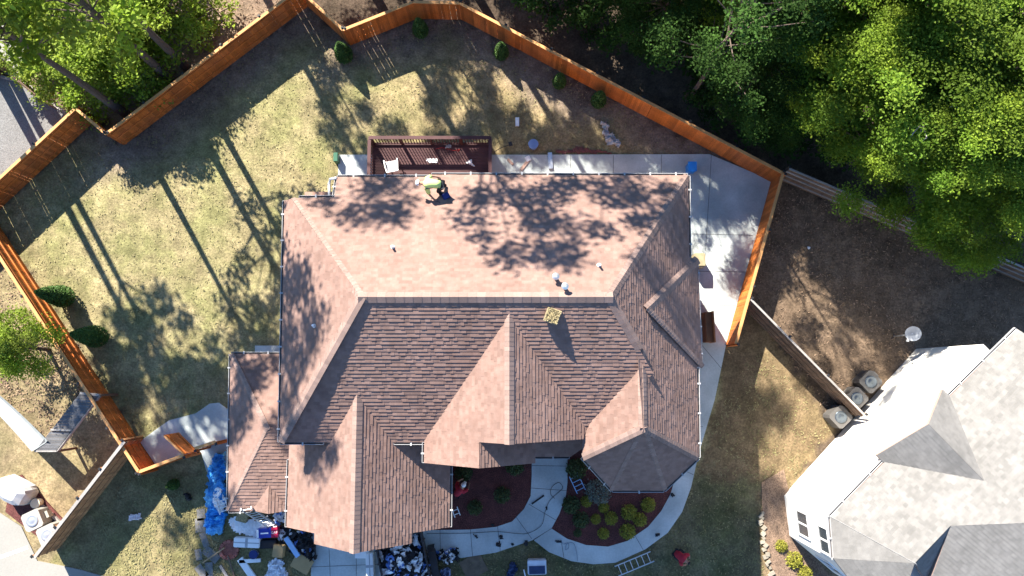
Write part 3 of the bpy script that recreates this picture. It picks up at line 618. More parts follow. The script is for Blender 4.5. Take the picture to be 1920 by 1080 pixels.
# ------------------------------------------------------------------ crumpled cloth and tarps
def crumple(name, px, label, cat, m, z0=.05, amp=.15, fr=2.2, st=.07, seed=0, group=None, sharp=1.0):
    poly = XY(px, z0); xs = [p[0] for p in poly]; ys = [p[1] for p in poly]; b = MB(); idx = {}
    nx, ny = int((max(xs) - min(xs)) / st) + 2, int((max(ys) - min(ys)) / st) + 2
    def hgt(x, y):
        v = 1 - abs(mnoise.noise(Vector((x * fr, y * fr * 1.3, seed)))) * 2.2; w = 1 - abs(mnoise.noise(Vector((x * fr * 2.3, y * fr * 2, seed + 5)))) * 2
        return z0 + amp * max(0, v * .7 + w * .35 * sharp) + .012
    ok = {}
    for j in range(ny):
        for i in range(nx):
            x, y = min(xs) + i * st, min(ys) + j * st
            wx, wy = x + mnoise.noise(Vector((x * 3, y * 3, seed + 1))) * .15, y + mnoise.noise(Vector((x * 3, y * 3, seed + 2))) * .15
            ok[i, j] = inpoly(wx, wy, poly); jx, jy = x + random.uniform(-.3, .3) * st, y + random.uniform(-.3, .3) * st
            idx[i, j] = len(b.v); b.v.append(Vector((jx, jy, hgt(x, y))))
    for j in range(ny - 1):
        for i in range(nx - 1):
            if ok[i, j] and ok[i + 1, j] and ok[i, j + 1] and ok[i + 1, j + 1]:
                b.f.append([idx[i, j], idx[i + 1, j], idx[i + 1, j + 1], idx[i, j + 1]]); b.t.append(random.uniform(.9, 1.1))
    used = sorted({k for f in b.f for k in f}); mp = {k: i for i, k in enumerate(used)}
    if not used: return None
    b.v = [b.v[k] for k in used]; b.f = [[mp[k] for k in f] for f in b.f]
    # give the sheet a hem reaching the ground
    from collections import Counter
    ec = Counter(); ed = {}
    for f in b.f:
        for k in range(4): e = (f[k], f[(k + 1) % 4]); ec[tuple(sorted(e))] += 1; ed[tuple(sorted(e))] = e
    for e, c_ in ec.items():
        if c_ == 1:
            a, d_ = ed[e]; va, vd = b.v[a].copy(), b.v[d_].copy(); va.z = vd.z = z0; b.add([b.v[a], va, vd, b.v[d_]], [(0, 1, 2, 3)])
    o = b.build(name, m); return tag(o, label, cat, group)
crumple('tarp', [(402, 850), (425, 846), (424, 900), (426, 962), (420, 1000), (396, 1006), (388, 985), (386, 930), (390, 890)], 'crumpled bright blue tarp lying along the wing wall', 'tarp', M_TARP, .02, .28, 2.7, .06, 3, None, 1.3)
crumple('sheet', [(402, 915), (420, 912), (424, 950), (414, 962), (400, 955)], 'small white plastic sheet on top of the blue tarp', 'sheet', M_PLAST, .2, .12, 4, .05)
crumple('tarp', [(1128, 228), (1138, 228), (1148, 250), (1165, 268), (1160, 280), (1138, 272), (1126, 250)], 'crumpled grey tarp on the back lawn near the slanting fence', 'tarp', M_GTARP, .0, .22, 3)
crumple('tarp', [(1040, 278), (1060, 284), (1080, 274), (1110, 279), (1150, 284), (1150, 289), (1040, 289)], 'flat dark red sheet on the grass along the rear concrete walk', 'tarp', mat('dull_red', (.13, .05, .045), .9, .3), .0, .05, 3)
crumple('cloth', [(241, 967), (255, 963), (266, 962), (268, 972), (255, 978), (242, 979)], 'pinkish white rag lying alone on the side lawn', 'rag', mat('rag', (.7, .6, .58), .8), .0, .08, 5, .05)
crumple('tarp', [(430, 975), (445, 966), (500, 978), (520, 995), (500, 1010), (470, 1008), (440, 995)], 'white plastic sheet spread on the debris in front of the wing', 'sheet', M_PLAST, .02, .12, 1.5)
crumple('sheet', [(504, 1052), (520, 1042), (535, 1060), (545, 1085), (498, 1085)], 'white printed wrapping heap at the bottom edge near the cardboard', 'wrapping', mat('wrap', (.62, .64, .68), .6, .3, 8), .02, .22, 4)
crumple('felt', [(546, 1000), (560, 992), (590, 1000), (592, 1030), (600, 1050), (575, 1045), (550, 1030)], 'heap of black roofing felt below the garage eave', 'roofing felt', M_BLACK, .03, .35, 3)
crumple('cloth', [(955, 1052), (966, 1048), (970, 1060), (962, 1085), (945, 1085), (950, 1065)], 'crumpled navy cloth on the front lawn', 'cloth', M_NAVY, .0, .2, 4, .06)
crumple('cloth', [(800, 301), (823, 297), (824, 305), (803, 308)], 'longer white rag in the middle of the deck', 'rag', M_PLAST, zf, .05, 5, .05)
crumple('cloth', [(872, 305), (884, 297), (890, 310), (884, 312)], 'white rag on the right end of the deck', 'rag', M_PLAST, zf, .05, 5, .04)
crumple('cloth', [(835, 273), (845, 272), (845, 278), (836, 279)], 'small grey white rag by the rear deck railing', 'rag', M_GTARP, zf, .05, 5, .04)
crumple('cloth', [(826, 1064), (845, 1064), (850, 1090), (822, 1090)], 'grey and blue plastic wrapping behind the torn felt heap', 'wrapping', mat('bluewrap', (.16, .2, .32), .6, .4, 5), .02, .25, 4, .06)
# mixed tear-off debris
def scraps(name, px, label, n, z0, amp, seed, parent=None, big=.3):
    rnd = random.Random(seed); poly = XY(px, z0); xs = [p[0] for p in poly]; ys = [p[1] for p in poly]
    bs = {k: MB() for k in ('black', 'white', 'blue')}; i = 0
    while i < n:
        x, y = rnd.uniform(min(xs), max(xs)), rnd.uniform(min(ys), max(ys))
        if not inpoly(x, y, poly): continue
        i += 1; cx, cy = sum(xs) / len(xs), sum(ys) / len(ys); r = math.hypot(x - cx, y - cy) / (max(max(xs) - min(xs), max(ys) - min(ys)) * .6)
        z = z0 + amp * max(.1, 1 - r) * rnd.uniform(.5, 1); s_ = rnd.uniform(.08, big); k = rnd.choices(['black', 'white', 'blue'], [6, 3, 1.2])[0]
        m_ = Matrix.Translation((x, y, z)) @ Matrix.Rotation(rnd.random() * 6.3, 4, 'Z') @ Matrix.Rotation(rnd.uniform(-.6, .6), 4, 'X') @ Matrix.Rotation(rnd.uniform(-.6, .6), 4, 'Y')
        kx, ky = s_, s_ * rnd.uniform(.3, .8); g_ = 5; vs = []; fs = []
        for q in range(g_):
            for p_ in range(g_):
                u, v = p_ / (g_ - 1) - .5, q / (g_ - 1) - .5; e = 1 - .35 * rnd.random() * (abs(u) > .4 or abs(v) > .4)
                vs.append(m_ @ Vector((u * kx * 2 * e, v * ky * 2 * e, s_ * .5 * mnoise.noise(Vector((u * 3 + i, v * 3, seed))))))
        fs = [(q * g_ + p_, q * g_ + p_ + 1, (q + 1) * g_ + p_ + 1, (q + 1) * g_ + p_) for q in range(g_ - 1) for p_ in range(g_ - 1)]
        bs[k].add(vs, fs, rnd.uniform(.7, 1.2))
    root = parent
    out = []
    for k, m_ in (('black', M_BLACK), ('white', M_WHITE), ('blue', mat('blue_wrap', (.10, .2, .5), .5, .3))):
        out.append((bs[k], m_, k))
    return out
def scrap_pile(name, px, label, n, z0, amp, seed, big=.3):
    root = thing(name, label, 'debris pile', P(*px[0], 0)); 
    for b, m_, k in scraps(name, px, label, n, z0, amp, seed, None, big):
        if b.v: tag(b.build(k + '_scraps', m_, root, recalc=False), kind='stuff')
    return root
scrap_pile('debris_heap', [(818, 1035), (838, 1024), (860, 1028), (860, 1050), (840, 1056), (822, 1052)], 'heap of torn black felt and white scraps on the walkway beside the dump trailer', 60, .06, .3, 3, .16)
scrap_pile('debris_heap', [(522, 990), (545, 985), (580, 1000), (590, 1040), (560, 1042), (525, 1015)], 'mixed black and white roofing debris between the wing and the garage', 60, .05, .45, 4, .2)
scrap_pile('debris_heap', [(500, 958), (535, 958), (535, 975), (515, 985), (498, 975)], 'small dark debris heap tight under the wing eave', 25, .05, .4, 5, .18)

# dump trailer
tr = thing('dump_trailer', 'dark dump trailer full of torn roofing on the driveway', 'trailer', P(750, 1060))
T0, T1 = P(706, 1016, .9), P(788, 992, .9); ux = Vector((1, .05, 0)).normalized(); uy = Vector((-.13, 1, 0)).normalized() 
a0 = P(702, 1020, 1.15); a1 = P(716, 1090, 1.15); b0_ = P(787, 1000, 1.15); b1_ = P(806, 1090, 1.15)
for v in (a0, a1, b0_, b1_): v.z = 0
ax = (a1 - a0).normalized(); a1 = a0 + ax * 3.4; bx = (b1_ - b0_).normalized(); b1_ = b0_ + bx * 3.9
def wallbox(p, q, th, z0, z1, nm, m_):
    d = (q - p).normalized(); n = Vector((-d.y, d.x, 0)); b = MB(); b.box(p + Vector((0, 0, z0)), q - p, n * th, (0, 0, z1 - z0))
    k = 6
    for i in range(k): b.box(p + (q - p) * ((i + .5) / k) - n * .05 + Vector((0, 0, z0)), d * .06, n * (th + .1), (0, 0, z1 - z0 + .003))
    return b.build(nm, m_, tr)
M_TRL = mat('trailer_steel', (.035, .033, .035), .5, .3)
wallbox(a0, a1, .05, .55, 1.15, 'side_panel', M_TRL); wallbox(b0_, b1_, .05, .55, 1.15, 'side_panel', M_TRL); wallbox(a0, b0_, .05, .55, 1.1, 'front_panel', M_TRL)
b = MB(); b.slab([a0 + Vector((0, 0, .55)), a1 + Vector((0, 0, .55)), b1_ + Vector((0, 0, .55)), b0_ + Vector((0, 0, .55))], .1); b.build('bed_floor', M_TRL, tr)
nb = Vector((-bx.y, bx.x, 0)); nb = nb if nb.x > 0 else -nb
b = MB(); f0 = b0_ + bx * .7 + nb * .1
for i in range(9):
    t0, t1 = math.pi * i / 9, math.pi * (i + 1) / 9; r = .55
    p0 = f0 + bx * (r * 1.9 - r * 1.9 * math.cos(t0)) + Vector((0, 0, .35 + .5 * math.sin(t0) ** .5)); p1 = f0 + bx * (r * 1.9 - r * 1.9 * math.cos(t1)) + Vector((0, 0, .35 + .5 * math.sin(t1) ** .5))
    b.add([p0, p1, p1 + nb * .32, p0 + nb * .32], [(0, 1, 2, 3)])
b.build('fender', M_TRL, tr)
for s_ in (.55, 1.5):
    c_ = f0 + bx * s_ + nb * .05 + Vector((0, 0, .36)); b = MB(); b.cyl(c_, c_ + nb * .22, .35, n=18); b.build('wheel', M_BLACK, tr)
for b, m_, k in scraps('x', [(708, 1022), (786, 1004), (803, 1088), (720, 1090)], '', 150, .75, .55, 11, None, .34):
    tag(b.build(k + '_scraps', m_, tr, recalc=False), kind='stuff')

# ------------------------------------------------------------------ boxes, boards, ladders and other loose things
def boxthing(name, px, py, sx, sy, sz, rz, m, label, cat, z=.0, lid=None):
    p = P(px, py, z + sz); b = MB(); b.cbox((p.x, p.y, z), sx, sy, sz, rz)
    o = b.build(name, m); bm = bmesh.new(); bm.from_mesh(o.data); bmesh.ops.bevel(bm, geom=bm.edges[:], offset=min(sx, sy, sz) * .08, segments=2, affect='EDGES'); bm.to_mesh(o.data); bm.free()
    if lid:
        q = MB(); q.cbox((p.x, p.y, z + sz + .002), sx * .98, sy * .1, .004, rz); q.cbox((p.x, p.y, z + sz + .0025), sx * .1, sy * .96, .004, rz); r = q.build('tape', lid, None); r.parent = o
    return tag(o, label, cat)
boxthing('foam_box', 462, 1018, 1.15, .42, .38, -.04, M_PLAST, 'long white box lying in front of the white plastic sheet', 'box', lid=M_GTARP)
pk_ = thing('shingle_package', 'blue and red wrapped shingle package beside the white sheet', 'package', P(501, 1000))
pp = P(501, 1000, .5); b = MB(); b.cbox((pp.x - .14, pp.y, 0.02), .62, .40, .48, .07); b.build('blue_wrap', mat('pk_blue', (.02, .04, .30), .4, .2), pk_)
b = MB(); b.cbox((pp.x + .31, pp.y + .03, 0.02), .28, .40, .482, .07); b.build('red_wrap', mat('pk_red', (.45, .015, .06), .4, .15), pk_)
def text(s_, loc, size, rz, m, parent):
    cu = bpy.data.curves.new('t', 'FONT'); cu.body = s_; cu.size = size; cu.extrude = .002; cu.align_x = 'CENTER'; cu.align_y = 'CENTER'; ob = bpy.data.objects.new('t', cu); col.objects.link(ob)
    dg = C.evaluated_depsgraph_get(); dg.update(); me = bpy.data.meshes.new_from_object(ob.evaluated_get(dg)); bpy.data.objects.remove(ob)
    q = bpy.data.objects.new('lettering', me); col.objects.link(q); me.materials.clear(); me.materials.append(m)
    a = me.attributes.new('tint', 'FLOAT', 'FACE'); a.data.foreach_set('value', [1.] * len(me.polygons))
    q.parent = parent; q.location = Vector(loc) - OFF[parent.name]; q.rotation_euler = (0, 0, rz); return q
text('GAF', (pp.x + .31, pp.y + .03, .506), .15, .07, M_WHITE, pk_)
b = MB(); b.cbox((pp.x - .42, pp.y - .02, .501), .09, .36, .004, .07); b.cbox((pp.x - .12, pp.y, .501), .34, .06, .004, .07); b.build('printed_band', M_WHITE, pk_)
boxthing('felt_roll', 502, 1021, .72, .36, .3, .03, M_BLACK, 'black bundle behind the white box near the blue and red package', 'bundle')
boxthing('cardboard_box', 521, 1034, .48, .55, .4, -.12, M_CARD, 'upright open brown cardboard box in the debris', 'box')
boxthing('cardboard_sheet', 566, 1057, .85, .66, .06, -.5, M_CARD, 'large flattened cardboard sheet at the edge of the driveway', 'cardboard', .12)
boxthing('straw_bale', 453, 970, .5, .42, .35, -.25, M_STRAW, 'tan fibrous block beside the leaning ladder under the wing eave', 'bale')
boxthing('plastic_trough', 547, 1026, .22, 1.0, .14, .62, mat('paleblue', (.30, .48, .72), .5, .1), 'pale blue long plastic strip over the black felt', 'strip', .25)
boxthing('foam_board', 679, 1038, .62, .42, .12, -.02, M_PLAST, 'square white foam board on the driveway by the trailer', 'board', .05)
boxthing('foam_box', 693, 1062, .34, 1.1, .32, .06, M_PLAST, 'tall white box standing next to the dump trailer side', 'box', .05, lid=M_GTARP)
boxthing('white_board', 468, 1052, .95, .16, .12, .06, M_PLAST, 'short white plank on the grass below the long white box', 'plank')
boxthing('white_board', 463, 1068, .28, 1.15, .12, .65, M_WHITE, 'wide white gutter board slanting on the grass at the bottom edge', 'plank')
boxthing('timber_offcut', 420, 1073, .12, .7, .1, .6, M_OLDG, 'pale timber offcut on the grass near the bottom edge', 'offcut')
boxthing('doormat', 888, 1062, 1.0, .9, .02, .5, mat('mat_brown', (.13, .10, .07), .9, .3, 4), 'brown square mat lying on the shaded front lawn', 'mat', .0)
bx_ = boxthing('open_carton', 1007, 1064, .82, .62, .42, .03, mat('carton', (.62, .66, .72), .7, .1), 'white and blue carton stuffed with dark wrapping on the front lawn', 'carton')
q = MB(); pq = P(1007, 1068, .44); q.cbox((pq.x, pq.y - .02, .421), .7, .34, .03, .03); w_ = q.build('carton_lining', M_NAVY, None); w_.parent = bx_
boxthing('white_box', 970, 228, .18, .42, .1, 0, M_PLAST, 'small white slab lying alone on the sunny back lawn', 'slab')
boxthing('white_tile', 990, 297, .24, .24, .06, .5, M_PLAST, 'white square offcut on the rear concrete walk', 'offcut', .05)
boxthing('plank', 984, 309, .14, .62, .05, -.65, mat('pinkwood', (.45, .3, .24), .8, .1), 'long pinkish wood plank on the rear concrete walk', 'plank', .05)
boxthing('plank', 957, 303, .12, .36, .05, .75, mat('pinkwood', (.45, .3, .24), .8, .1), 'short wood offcut on the rear concrete walk near the deck', 'offcut', .05)
boxthing('gutter_piece', 1032, 301, .2, .78, .1, .06, M_STEEL, 'grey length of gutter lying across the rear concrete walk', 'gutter', .05)
boxthing('utility_pedestal', 629, 294, .2, .42, .5, 0, M_GREEN, 'green utility box on the grass beside the concrete landing', 'utility box')
boxthing('tool_bag', 836, 367, .28, .24, .2, .5, mat('toolblue', (.03, .04, .16), .7, .2), 'blue tool bag on the brown roof beside the roofer', 'bag', BACK.hit(836, 367).z - .02)
for i, (px, py, rz) in enumerate(((375, 985, .1), (383, 1012, .4), (372, 1040, .2), (392, 1068, .1), (378, 1072, .7), (396, 1040, .9), (377, 965, .1))):
    boxthing('shingle_scrap', px, py, random.uniform(.25, .45), random.uniform(.3, .8) * (1 if i else 1.3), .015, rz, M_GREY, 'grey shingle scrap on the side lawn left of the debris', 'shingle scrap')['group'] = 'grey shingle scraps on the side lawn'
bt = thing('storage_bench', 'dark brown wooden box bench on the side patio against the house eave', 'bench', P(1322, 615)); p = P(1322, 615)
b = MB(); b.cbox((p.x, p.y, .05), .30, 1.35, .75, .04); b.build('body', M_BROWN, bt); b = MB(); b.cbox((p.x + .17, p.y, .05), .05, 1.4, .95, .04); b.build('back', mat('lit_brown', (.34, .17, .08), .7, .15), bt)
boxthing('utility_box', 1313, 487, .5, .62, .8, 0, M_TAN, 'tan metal box on the patio beside the upper right roof corner', 'utility box', .05)
# black bag
crumple('bin_bag', [(348, 926), (360, 924), (362, 938), (350, 940)], 'small black bag on the shaded side lawn', 'bag', M_BLACK, 0, .3, 3, .06)
# buckets
def bucket(px, py, m, label, r=.17, h=.34, z=0., lid=None):
    p = P(px, py, z + h); root = thing('bucket', label, 'bucket', (p.x, p.y, z)); b = MB(); b.cyl((p.x, p.y, z), (p.x, p.y, z + h), r * .85, r, 18); b.build('body', m, root)
    b = MB(); b.cyl((p.x, p.y, z + h), (p.x, p.y, z + h + .025), r * 1.08, r * 1.06, 18); b.build('lid', lid or m, root)
    b = MB(); b.tube([Vector((p.x + r * 1.1 * math.cos(t), p.y + r * 1.1 * math.sin(t), z + h * .8)) for t in [i * math.pi / 8 for i in range(9)]], .008, 5); b.build('handle', M_STEEL, root)
bucket(1000, 270, mat('bucket_blue', (.12, .22, .5), .4, .1), 'blue bucket with a pale lid on the back lawn by the concrete walk', .22, .36, 0, mat('pale_lid', (.16, .24, .45), .4, .1))
bucket(475, 1040, mat('bucket_navy', (.015, .03, .13), .4, .1), 'dark navy bucket on the grass beside the long white box', .18, .34)
bn = thing('waste_bin', 'bright blue plastic bin on the patio corner behind the house', 'bin', P(1299, 314)); p = P(1298, 312, .6)
b = MB(); b.prism([(p.x - .16, p.y - .2), (p.x + .16, p.y - .2), (p.x + .18, p.y - .1), (p.x + .18, p.y + .16), (p.x + .12, p.y + .2), (p.x - .12, p.y + .2), (p.x - .18, p.y + .16), (p.x - .18, p.y - .1)], .05, .6); b.build('body', M_BLUE, bn)
b = MB(); b.cbox((p.x, p.y, .602), .40, .44, .05); b.build('lid', M_BLUE, bn); b = MB(); b.cbox((p.x, p.y - .23, .58), .3, .04, .05); b.build('handle', M_BLUE, bn)
# ladders
def ladder(p, q, w, label, m=M_ALU, n=None, side=None):
    p, q = Vector(p), Vector(q); d = q - p; L = d.length; d.normalize(); s_ = d.cross(Vector((0, 0, 1))).normalized() if side is None else Vector(side).normalized()
    root = thing('ladder', label, 'ladder', p)
    for k in (-1, 1): b = MB(); b.bar(p + s_ * k * w / 2, q + s_ * k * w / 2, .035, .075); b.build('stile', m, root)
    n = n or int(L / .3)
    for i in range(n): c_ = p + d * ((i + .6) * L / (n + .2)); b = MB(); b.cyl(c_ - s_ * w / 2, c_ + s_ * w / 2, .017, n=8); b.build('rung', m, root)
ladder(P(1156, 1071, .06), P(1223, 1043, .06), .44, 'aluminium ladder lying on the front lawn near the curved path', n=6)
ladder(P(515, 990, .05), P(461, 953, 3.25), .42, 'aluminium ladder leaning against the wing eave', n=11)
ladder(P(1075, 890, .12), P(1090, 922, .12), .4, 'short folded step ladder lying in the red mulch bed', mat('paleblue', (.4, .5, .62), .5), n=4)
ladder(P(852, 952, .1), P(858, 968, .1), .25, 'small white step frame on the mulch by the garage wall', M_WHITE, n=2)
ladder(P(413, 935, .35), P(421, 962, .35), .4, 'white step ladder lying on the blue tarp', M_PLAST, n=4)
# red block round with pole
rd = thing('fire_ring', 'round stack of red blocks with a wooden pole across it, near the blue tarp', 'fire ring', P(431, 1030)); c_ = P(431, 1030)
b = MB()
for i in range(12):
    t = i * math.pi / 6; b.cbox((c_.x + .36 * math.cos(t), c_.y + .36 * math.sin(t), 0), .17, .13, random.uniform(.13, .2), t + 1.57, random.uniform(.8, 1.2))
b.cyl(c_, c_ + Vector((0, 0, .12)), .32, n=16, t=.7); b.build('blocks', M_REDB, rd)
b = MB(); b.bar(P(380, 1055, .05), P(421, 1027, .3), .06, .06); tag(b.build('pole', mat('pole_wood', (.30, .2, .11), .8, .2)), 'rough wooden pole resting on the round red blocks', 'pole')
b = MB(); b.bar(P(427, 1042, .25), P(441, 1085, .03), .05, .05); tag(b.build('pole', M_OLD), 'dark thin pole leaning off the red blocks towards the bottom edge', 'pole')
b = MB(); b.tube([P(926, 285, .1), P(940, 277, .25), P(957, 271, .35)], .018, 6); b.cbox(P(957, 270, .3), .16, .2, .03, .3); tag(b.build('shovel', M_DARK), 'long handled black shovel leaning off the deck corner', 'shovel')
b = MB(); b.bar(P(982, 1068, .03), P(986, 1085, .03), .05, .05); tag(b.build('stick', M_PLAST), 'thin pale stick on the front lawn beside the carton', 'stick')
b = MB(); b.bar(P(997, 945, .08), P(1020, 929, .08), .07, .03); b.bar(P(999, 944, .1), P(1019, 930, .1), .02, .03); tag(b.build('tool', M_DARK), 'flat dark pry bar lying on the front walkway', 'tool')
# hoses
def hose(pts, z, r, m, label, cat='hose'):
    w = [P(*p, z) for p in pts]; out = []
    for i in range(len(w) - 1):
        a, b_, c_, d_ = w[max(i - 1, 0)], w[i], w[i + 1], w[min(i + 2, len(w) - 1)]
        for k in range(6): t = k / 6; out.append(.5 * ((2 * b_) + (c_ - a) * t + (2 * a - 5 * b_ + 4 * c_ - d_) * t * t + (3 * b_ - a - 3 * c_ + d_) * t ** 3))
    out.append(w[-1]); b = MB(); b.tube(out, r, 5); tag(b.build('hose', m, smooth=True), label, cat)
hose([(800, 1000), (870, 1000), (930, 997), (965, 1000), (990, 1000), (1015, 985), (1022, 960), (1030, 940), (1045, 925), (1055, 915), (1048, 905), (1036, 912), (1032, 925), (1040, 935)], .075, .010, M_DARK, 'black air hose winding along the front walkway')
hose([(1052, 1012), (1056, 1020), (1065, 1018), (1066, 1027), (1060, 1031), (1063, 1020), (1074, 1018), (1080, 1030), (1083, 1052)], .07, .008, mat('bluehose', (.08, .13, .22), .5), 'thin blue hose coiled on the curved path')
hose([(815, 280), (830, 277), (850, 282), (862, 280), (858, 284)], zf + .02, .012, M_RED, 'thin red cord on the deck boards', 'cord')
# leaves / scraps on paving
# ------------------------------------------------------------------ people
def skin_mesh(name, verts, edges, radii, m, parent, sub=2):
    me = bpy.data.meshes.new(name); off = OFF[parent.name]; me.from_pydata([tuple(Vector(v) - off) for v in verts], edges, []); ob = bpy.data.objects.new(name, me); col.objects.link(ob)
    md = ob.modifiers.new('s', 'SKIN'); 
    if not me.skin_vertices: me.skin_vertices.new()
    for i, r in enumerate(radii):
        s_ = me.skin_vertices[0].data[i]; s_.radius = r if hasattr(r, '__len__') else (r, r); s_.use_root = (i == 0)
    md.use_smooth_shade = True; sb = ob.modifiers.new('u', 'SUBSURF'); sb.levels = sub; sb.render_levels = sub
    dg = C.evaluated_depsgraph_get(); dg.update(); nm = bpy.data.meshes.new_from_object(ob.evaluated_get(dg)); bpy.data.objects.remove(ob)
    q = bpy.data.objects.new(name, nm); col.objects.link(q); nm.materials.clear(); nm.materials.append(m); nm.name = name
    a = nm.attributes.get('tint') or nm.attributes.new('tint', 'FLOAT', 'FACE'); a.data.foreach_set('value', [1.] * len(nm.polygons)); q.parent = parent; OFF[q.name] = off; return q
def person(label, base, ang, J, top, headgear, shirt, group=None, hair=None):
    root = thing('person', label, 'person', base); R = Matrix.Rotation(ang, 3, 'Z'); base = Vector(base)
    W_ = {k: base + R @ Vector(v) for k, v in J.items()}
    order = ['pelvis', 'waist', 'chest', 'neck', 'head', 'crown']; rad = {'pelvis': .14, 'waist': .125, 'chest': .15, 'neck': .055, 'head': .092, 'crown': .075}
    vs, es, rs, ix = [], [], [], {}
    def addv(k, r, par=None):
        ix[k] = len(vs); vs.append(W_[k]); rs.append(r)
        if par is not None: es.append((ix[par], ix[k]))
    prev = None
    for k in order: addv(k, rad[k], prev); prev = k
    for s_ in 'lr':
        addv('sh' + s_, .065, 'chest'); addv('el' + s_, .045, 'sh' + s_); addv('wr' + s_, .03, 'el' + s_); addv('ha' + s_, (.04, .022), 'wr' + s_)
        addv('hp' + s_, .09, 'pelvis'); addv('kn' + s_, .06, 'hp' + s_); addv('an' + s_, .04, 'kn' + s_); addv('to' + s_, .035, 'an' + s_)
        d = (W_['ha' + s_] - W_['wr' + s_]).normalized(); sd = d.cross(Vector((.1, .2, 1))).normalized(); nn = d.cross(sd)
        for q, (o_, ln) in enumerate(((-.033, .06), (-.011, .075), (.011, .072), (.033, .055))):
            k1, k2 = 'f%d%s' % (q, s_), 'g%d%s' % (q, s_); W_[k1] = W_['ha' + s_] + sd * o_ + d * .035; W_[k2] = W_[k1] + d * ln * .7 + nn * ln * .5; addv(k1, .009, 'ha' + s_); addv(k2, .008, k1)
        k1, k2 = 'f9' + s_, 'g9' + s_; W_[k1] = W_['wr' + s_] + d * .045 + sd * .045; W_[k2] = W_[k1] + d * .04 + sd * .02 + nn * .02; addv(k1, .011, 'wr' + s_); addv(k2, .009, k1)
    hd = (W_['crown'] - W_['head']).normalized(); fd = R @ Vector(J['face']); fd = (fd - hd * fd.dot(hd)).normalized(); W_['nose'] = W_['head'] + fd * .105; addv('nose', .014, 'head')
    skin_mesh('body', vs, es, rs, M_SKIN, root)
    def sub(name, ks, ed, rr, m_):
        return skin_mesh(name, [W_[k] for k in ks], [(ks.index(a), ks.index(b)) for a, b in ed], rr, m_, root)
    for s_ in 'lr': W_['mid' + s_] = W_['sh' + s_].lerp(W_['el' + s_], .75)
    sb_ = MB(); sb_.tube([W_['pelvis'].lerp(W_['waist'], .1), W_['waist'], W_['waist'].lerp(W_['chest'], .5), W_['chest'], W_['chest'].lerp(W_['neck'], .55), W_['chest'].lerp(W_['neck'], .95)], [.165, .165, .18, .195, .17, .075], 14)
    for s_ in 'lr': sb_.tube([W_['chest'].lerp(W_['sh' + s_], .35), W_['sh' + s_], W_['sh' + s_].lerp(W_['el' + s_], .4), W_['mid' + s_]], [.12, .105, .085, .078], 10)
    sb_.build('shirt', shirt, root, smooth=True)
    sub('trousers', ['pelvis', 'hpl', 'knl', 'anl', 'hpr', 'knr', 'anr'], [('pelvis', 'hpl'), ('hpl', 'knl'), ('knl', 'anl'), ('pelvis', 'hpr'), ('hpr', 'knr'), ('knr', 'anr')], [.145, .11, .08, .06, .11, .08, .06], M_JEANS)
    for s_ in 'lr': skin_mesh('shoe', [W_['an' + s_], W_['to' + s_]], [(0, 1)], [.055, .05], M_BLACK, root)
    if headgear:
        b = MB(); c_ = W_['crown'] - hd * .05; x = fd; y = hd.cross(x); rings = [(0, .112), (.05, .11), (.09, .085), (.115, .045), (.12, .0)]; n = 14; o = 0; b2 = []
        for z, r in rings: b2 += [c_ + hd * z + (x * math.cos(2 * math.pi * i / n) + y * math.sin(2 * math.pi * i / n)) * r for i in range(n)]
        b.add(b2, [(k * n + i, k * n + (i + 1) % n, (k + 1) * n + (i + 1) % n, (k + 1) * n + i) for k in range(4) for i in range(n)]); b.add([c_ + x * .09 + y * .08, c_ + x * .2 + y * .05, c_ + x * .2 - y * .05, c_ + x * .09 - y * .08], [(0, 1, 2, 3)]); b.build('cap', headgear, root, smooth=True)
    else: sub('hair', ['head', 'crown'], [('head', 'crown')], [.088, .098], M_HAIR) if False else skin_mesh('hair', [W_['head'] + hd * .02 - fd * .03, W_['crown'] + hd * .01 - fd * .01], [(0, 1)], [.095, .088], M_HAIR, root)
    for k in (-1, 1):
        y = hd.cross(fd); b = MB(); c_ = W_['head'] + fd * .088 + y * k * .034 + hd * .03; b.cyl(c_, c_ + fd * .006, .012, n=8); b.build('eye', M_DARK, root)
        b = MB(); c_ = W_['head'] + y * k * .095; b.cyl(c_ - y * k * .01, c_ + y * k * .012, .03, .022, 8); b.build('ear', M_SKIN, root)
    b = MB(); c_ = W_['head'] + fd * .088 - hd * .05; b.cyl(c_ - hd.cross(fd) * .025, c_ + hd.cross(fd) * .025, .007, n=6); b.build('mouth', M_RED, root)
    return root, W_
bent = dict(pelvis=(.02, 0, .80), waist=(-.16, 0, .88), chest=(-.42, 0, .92), neck=(-.60, 0, .92), head=(-.72, 0, .90), crown=(-.83, 0, .93), face=(-.2, 0, -1),
            shl=(-.45, -.20, .90), ell=(-.38, -.36, .66), wrl=(-.22, -.48, .46), hal=(-.15, -.52, .39), shr=(-.45, .20, .90), elr=(-.34, .34, .70), wrr=(-.12, .36, .55), har=(-.05, .34, .48),
            hpl=(.04, -.10, .76), knl=(-.10, -.17, .42), anl=(.12, -.20, .05), tol=(-.08, -.23, .03), hpr=(.04, .10, .76), knr=(-.04, .18, .40), anr=(.16, .18, .00), tor=(-.04, .2, -.02))
pc = BACK.hit(828, 356); 
for k, sy in (('l', -1), ('r', 1)):
    for j in ('an', 'to'):
        v = list(bent[j + k]); v[2] = BACK.z(pc.x + v[0], pc.y + v[1]) - pc.z + .09; bent[j + k] = tuple(v)
pr_, W_ = person('bending roofer in hi-vis yellow shirt and white cap on the brown roof', (pc.x, pc.y, pc.z), -.05, bent, None, M_WHITE, M_HIVIS)
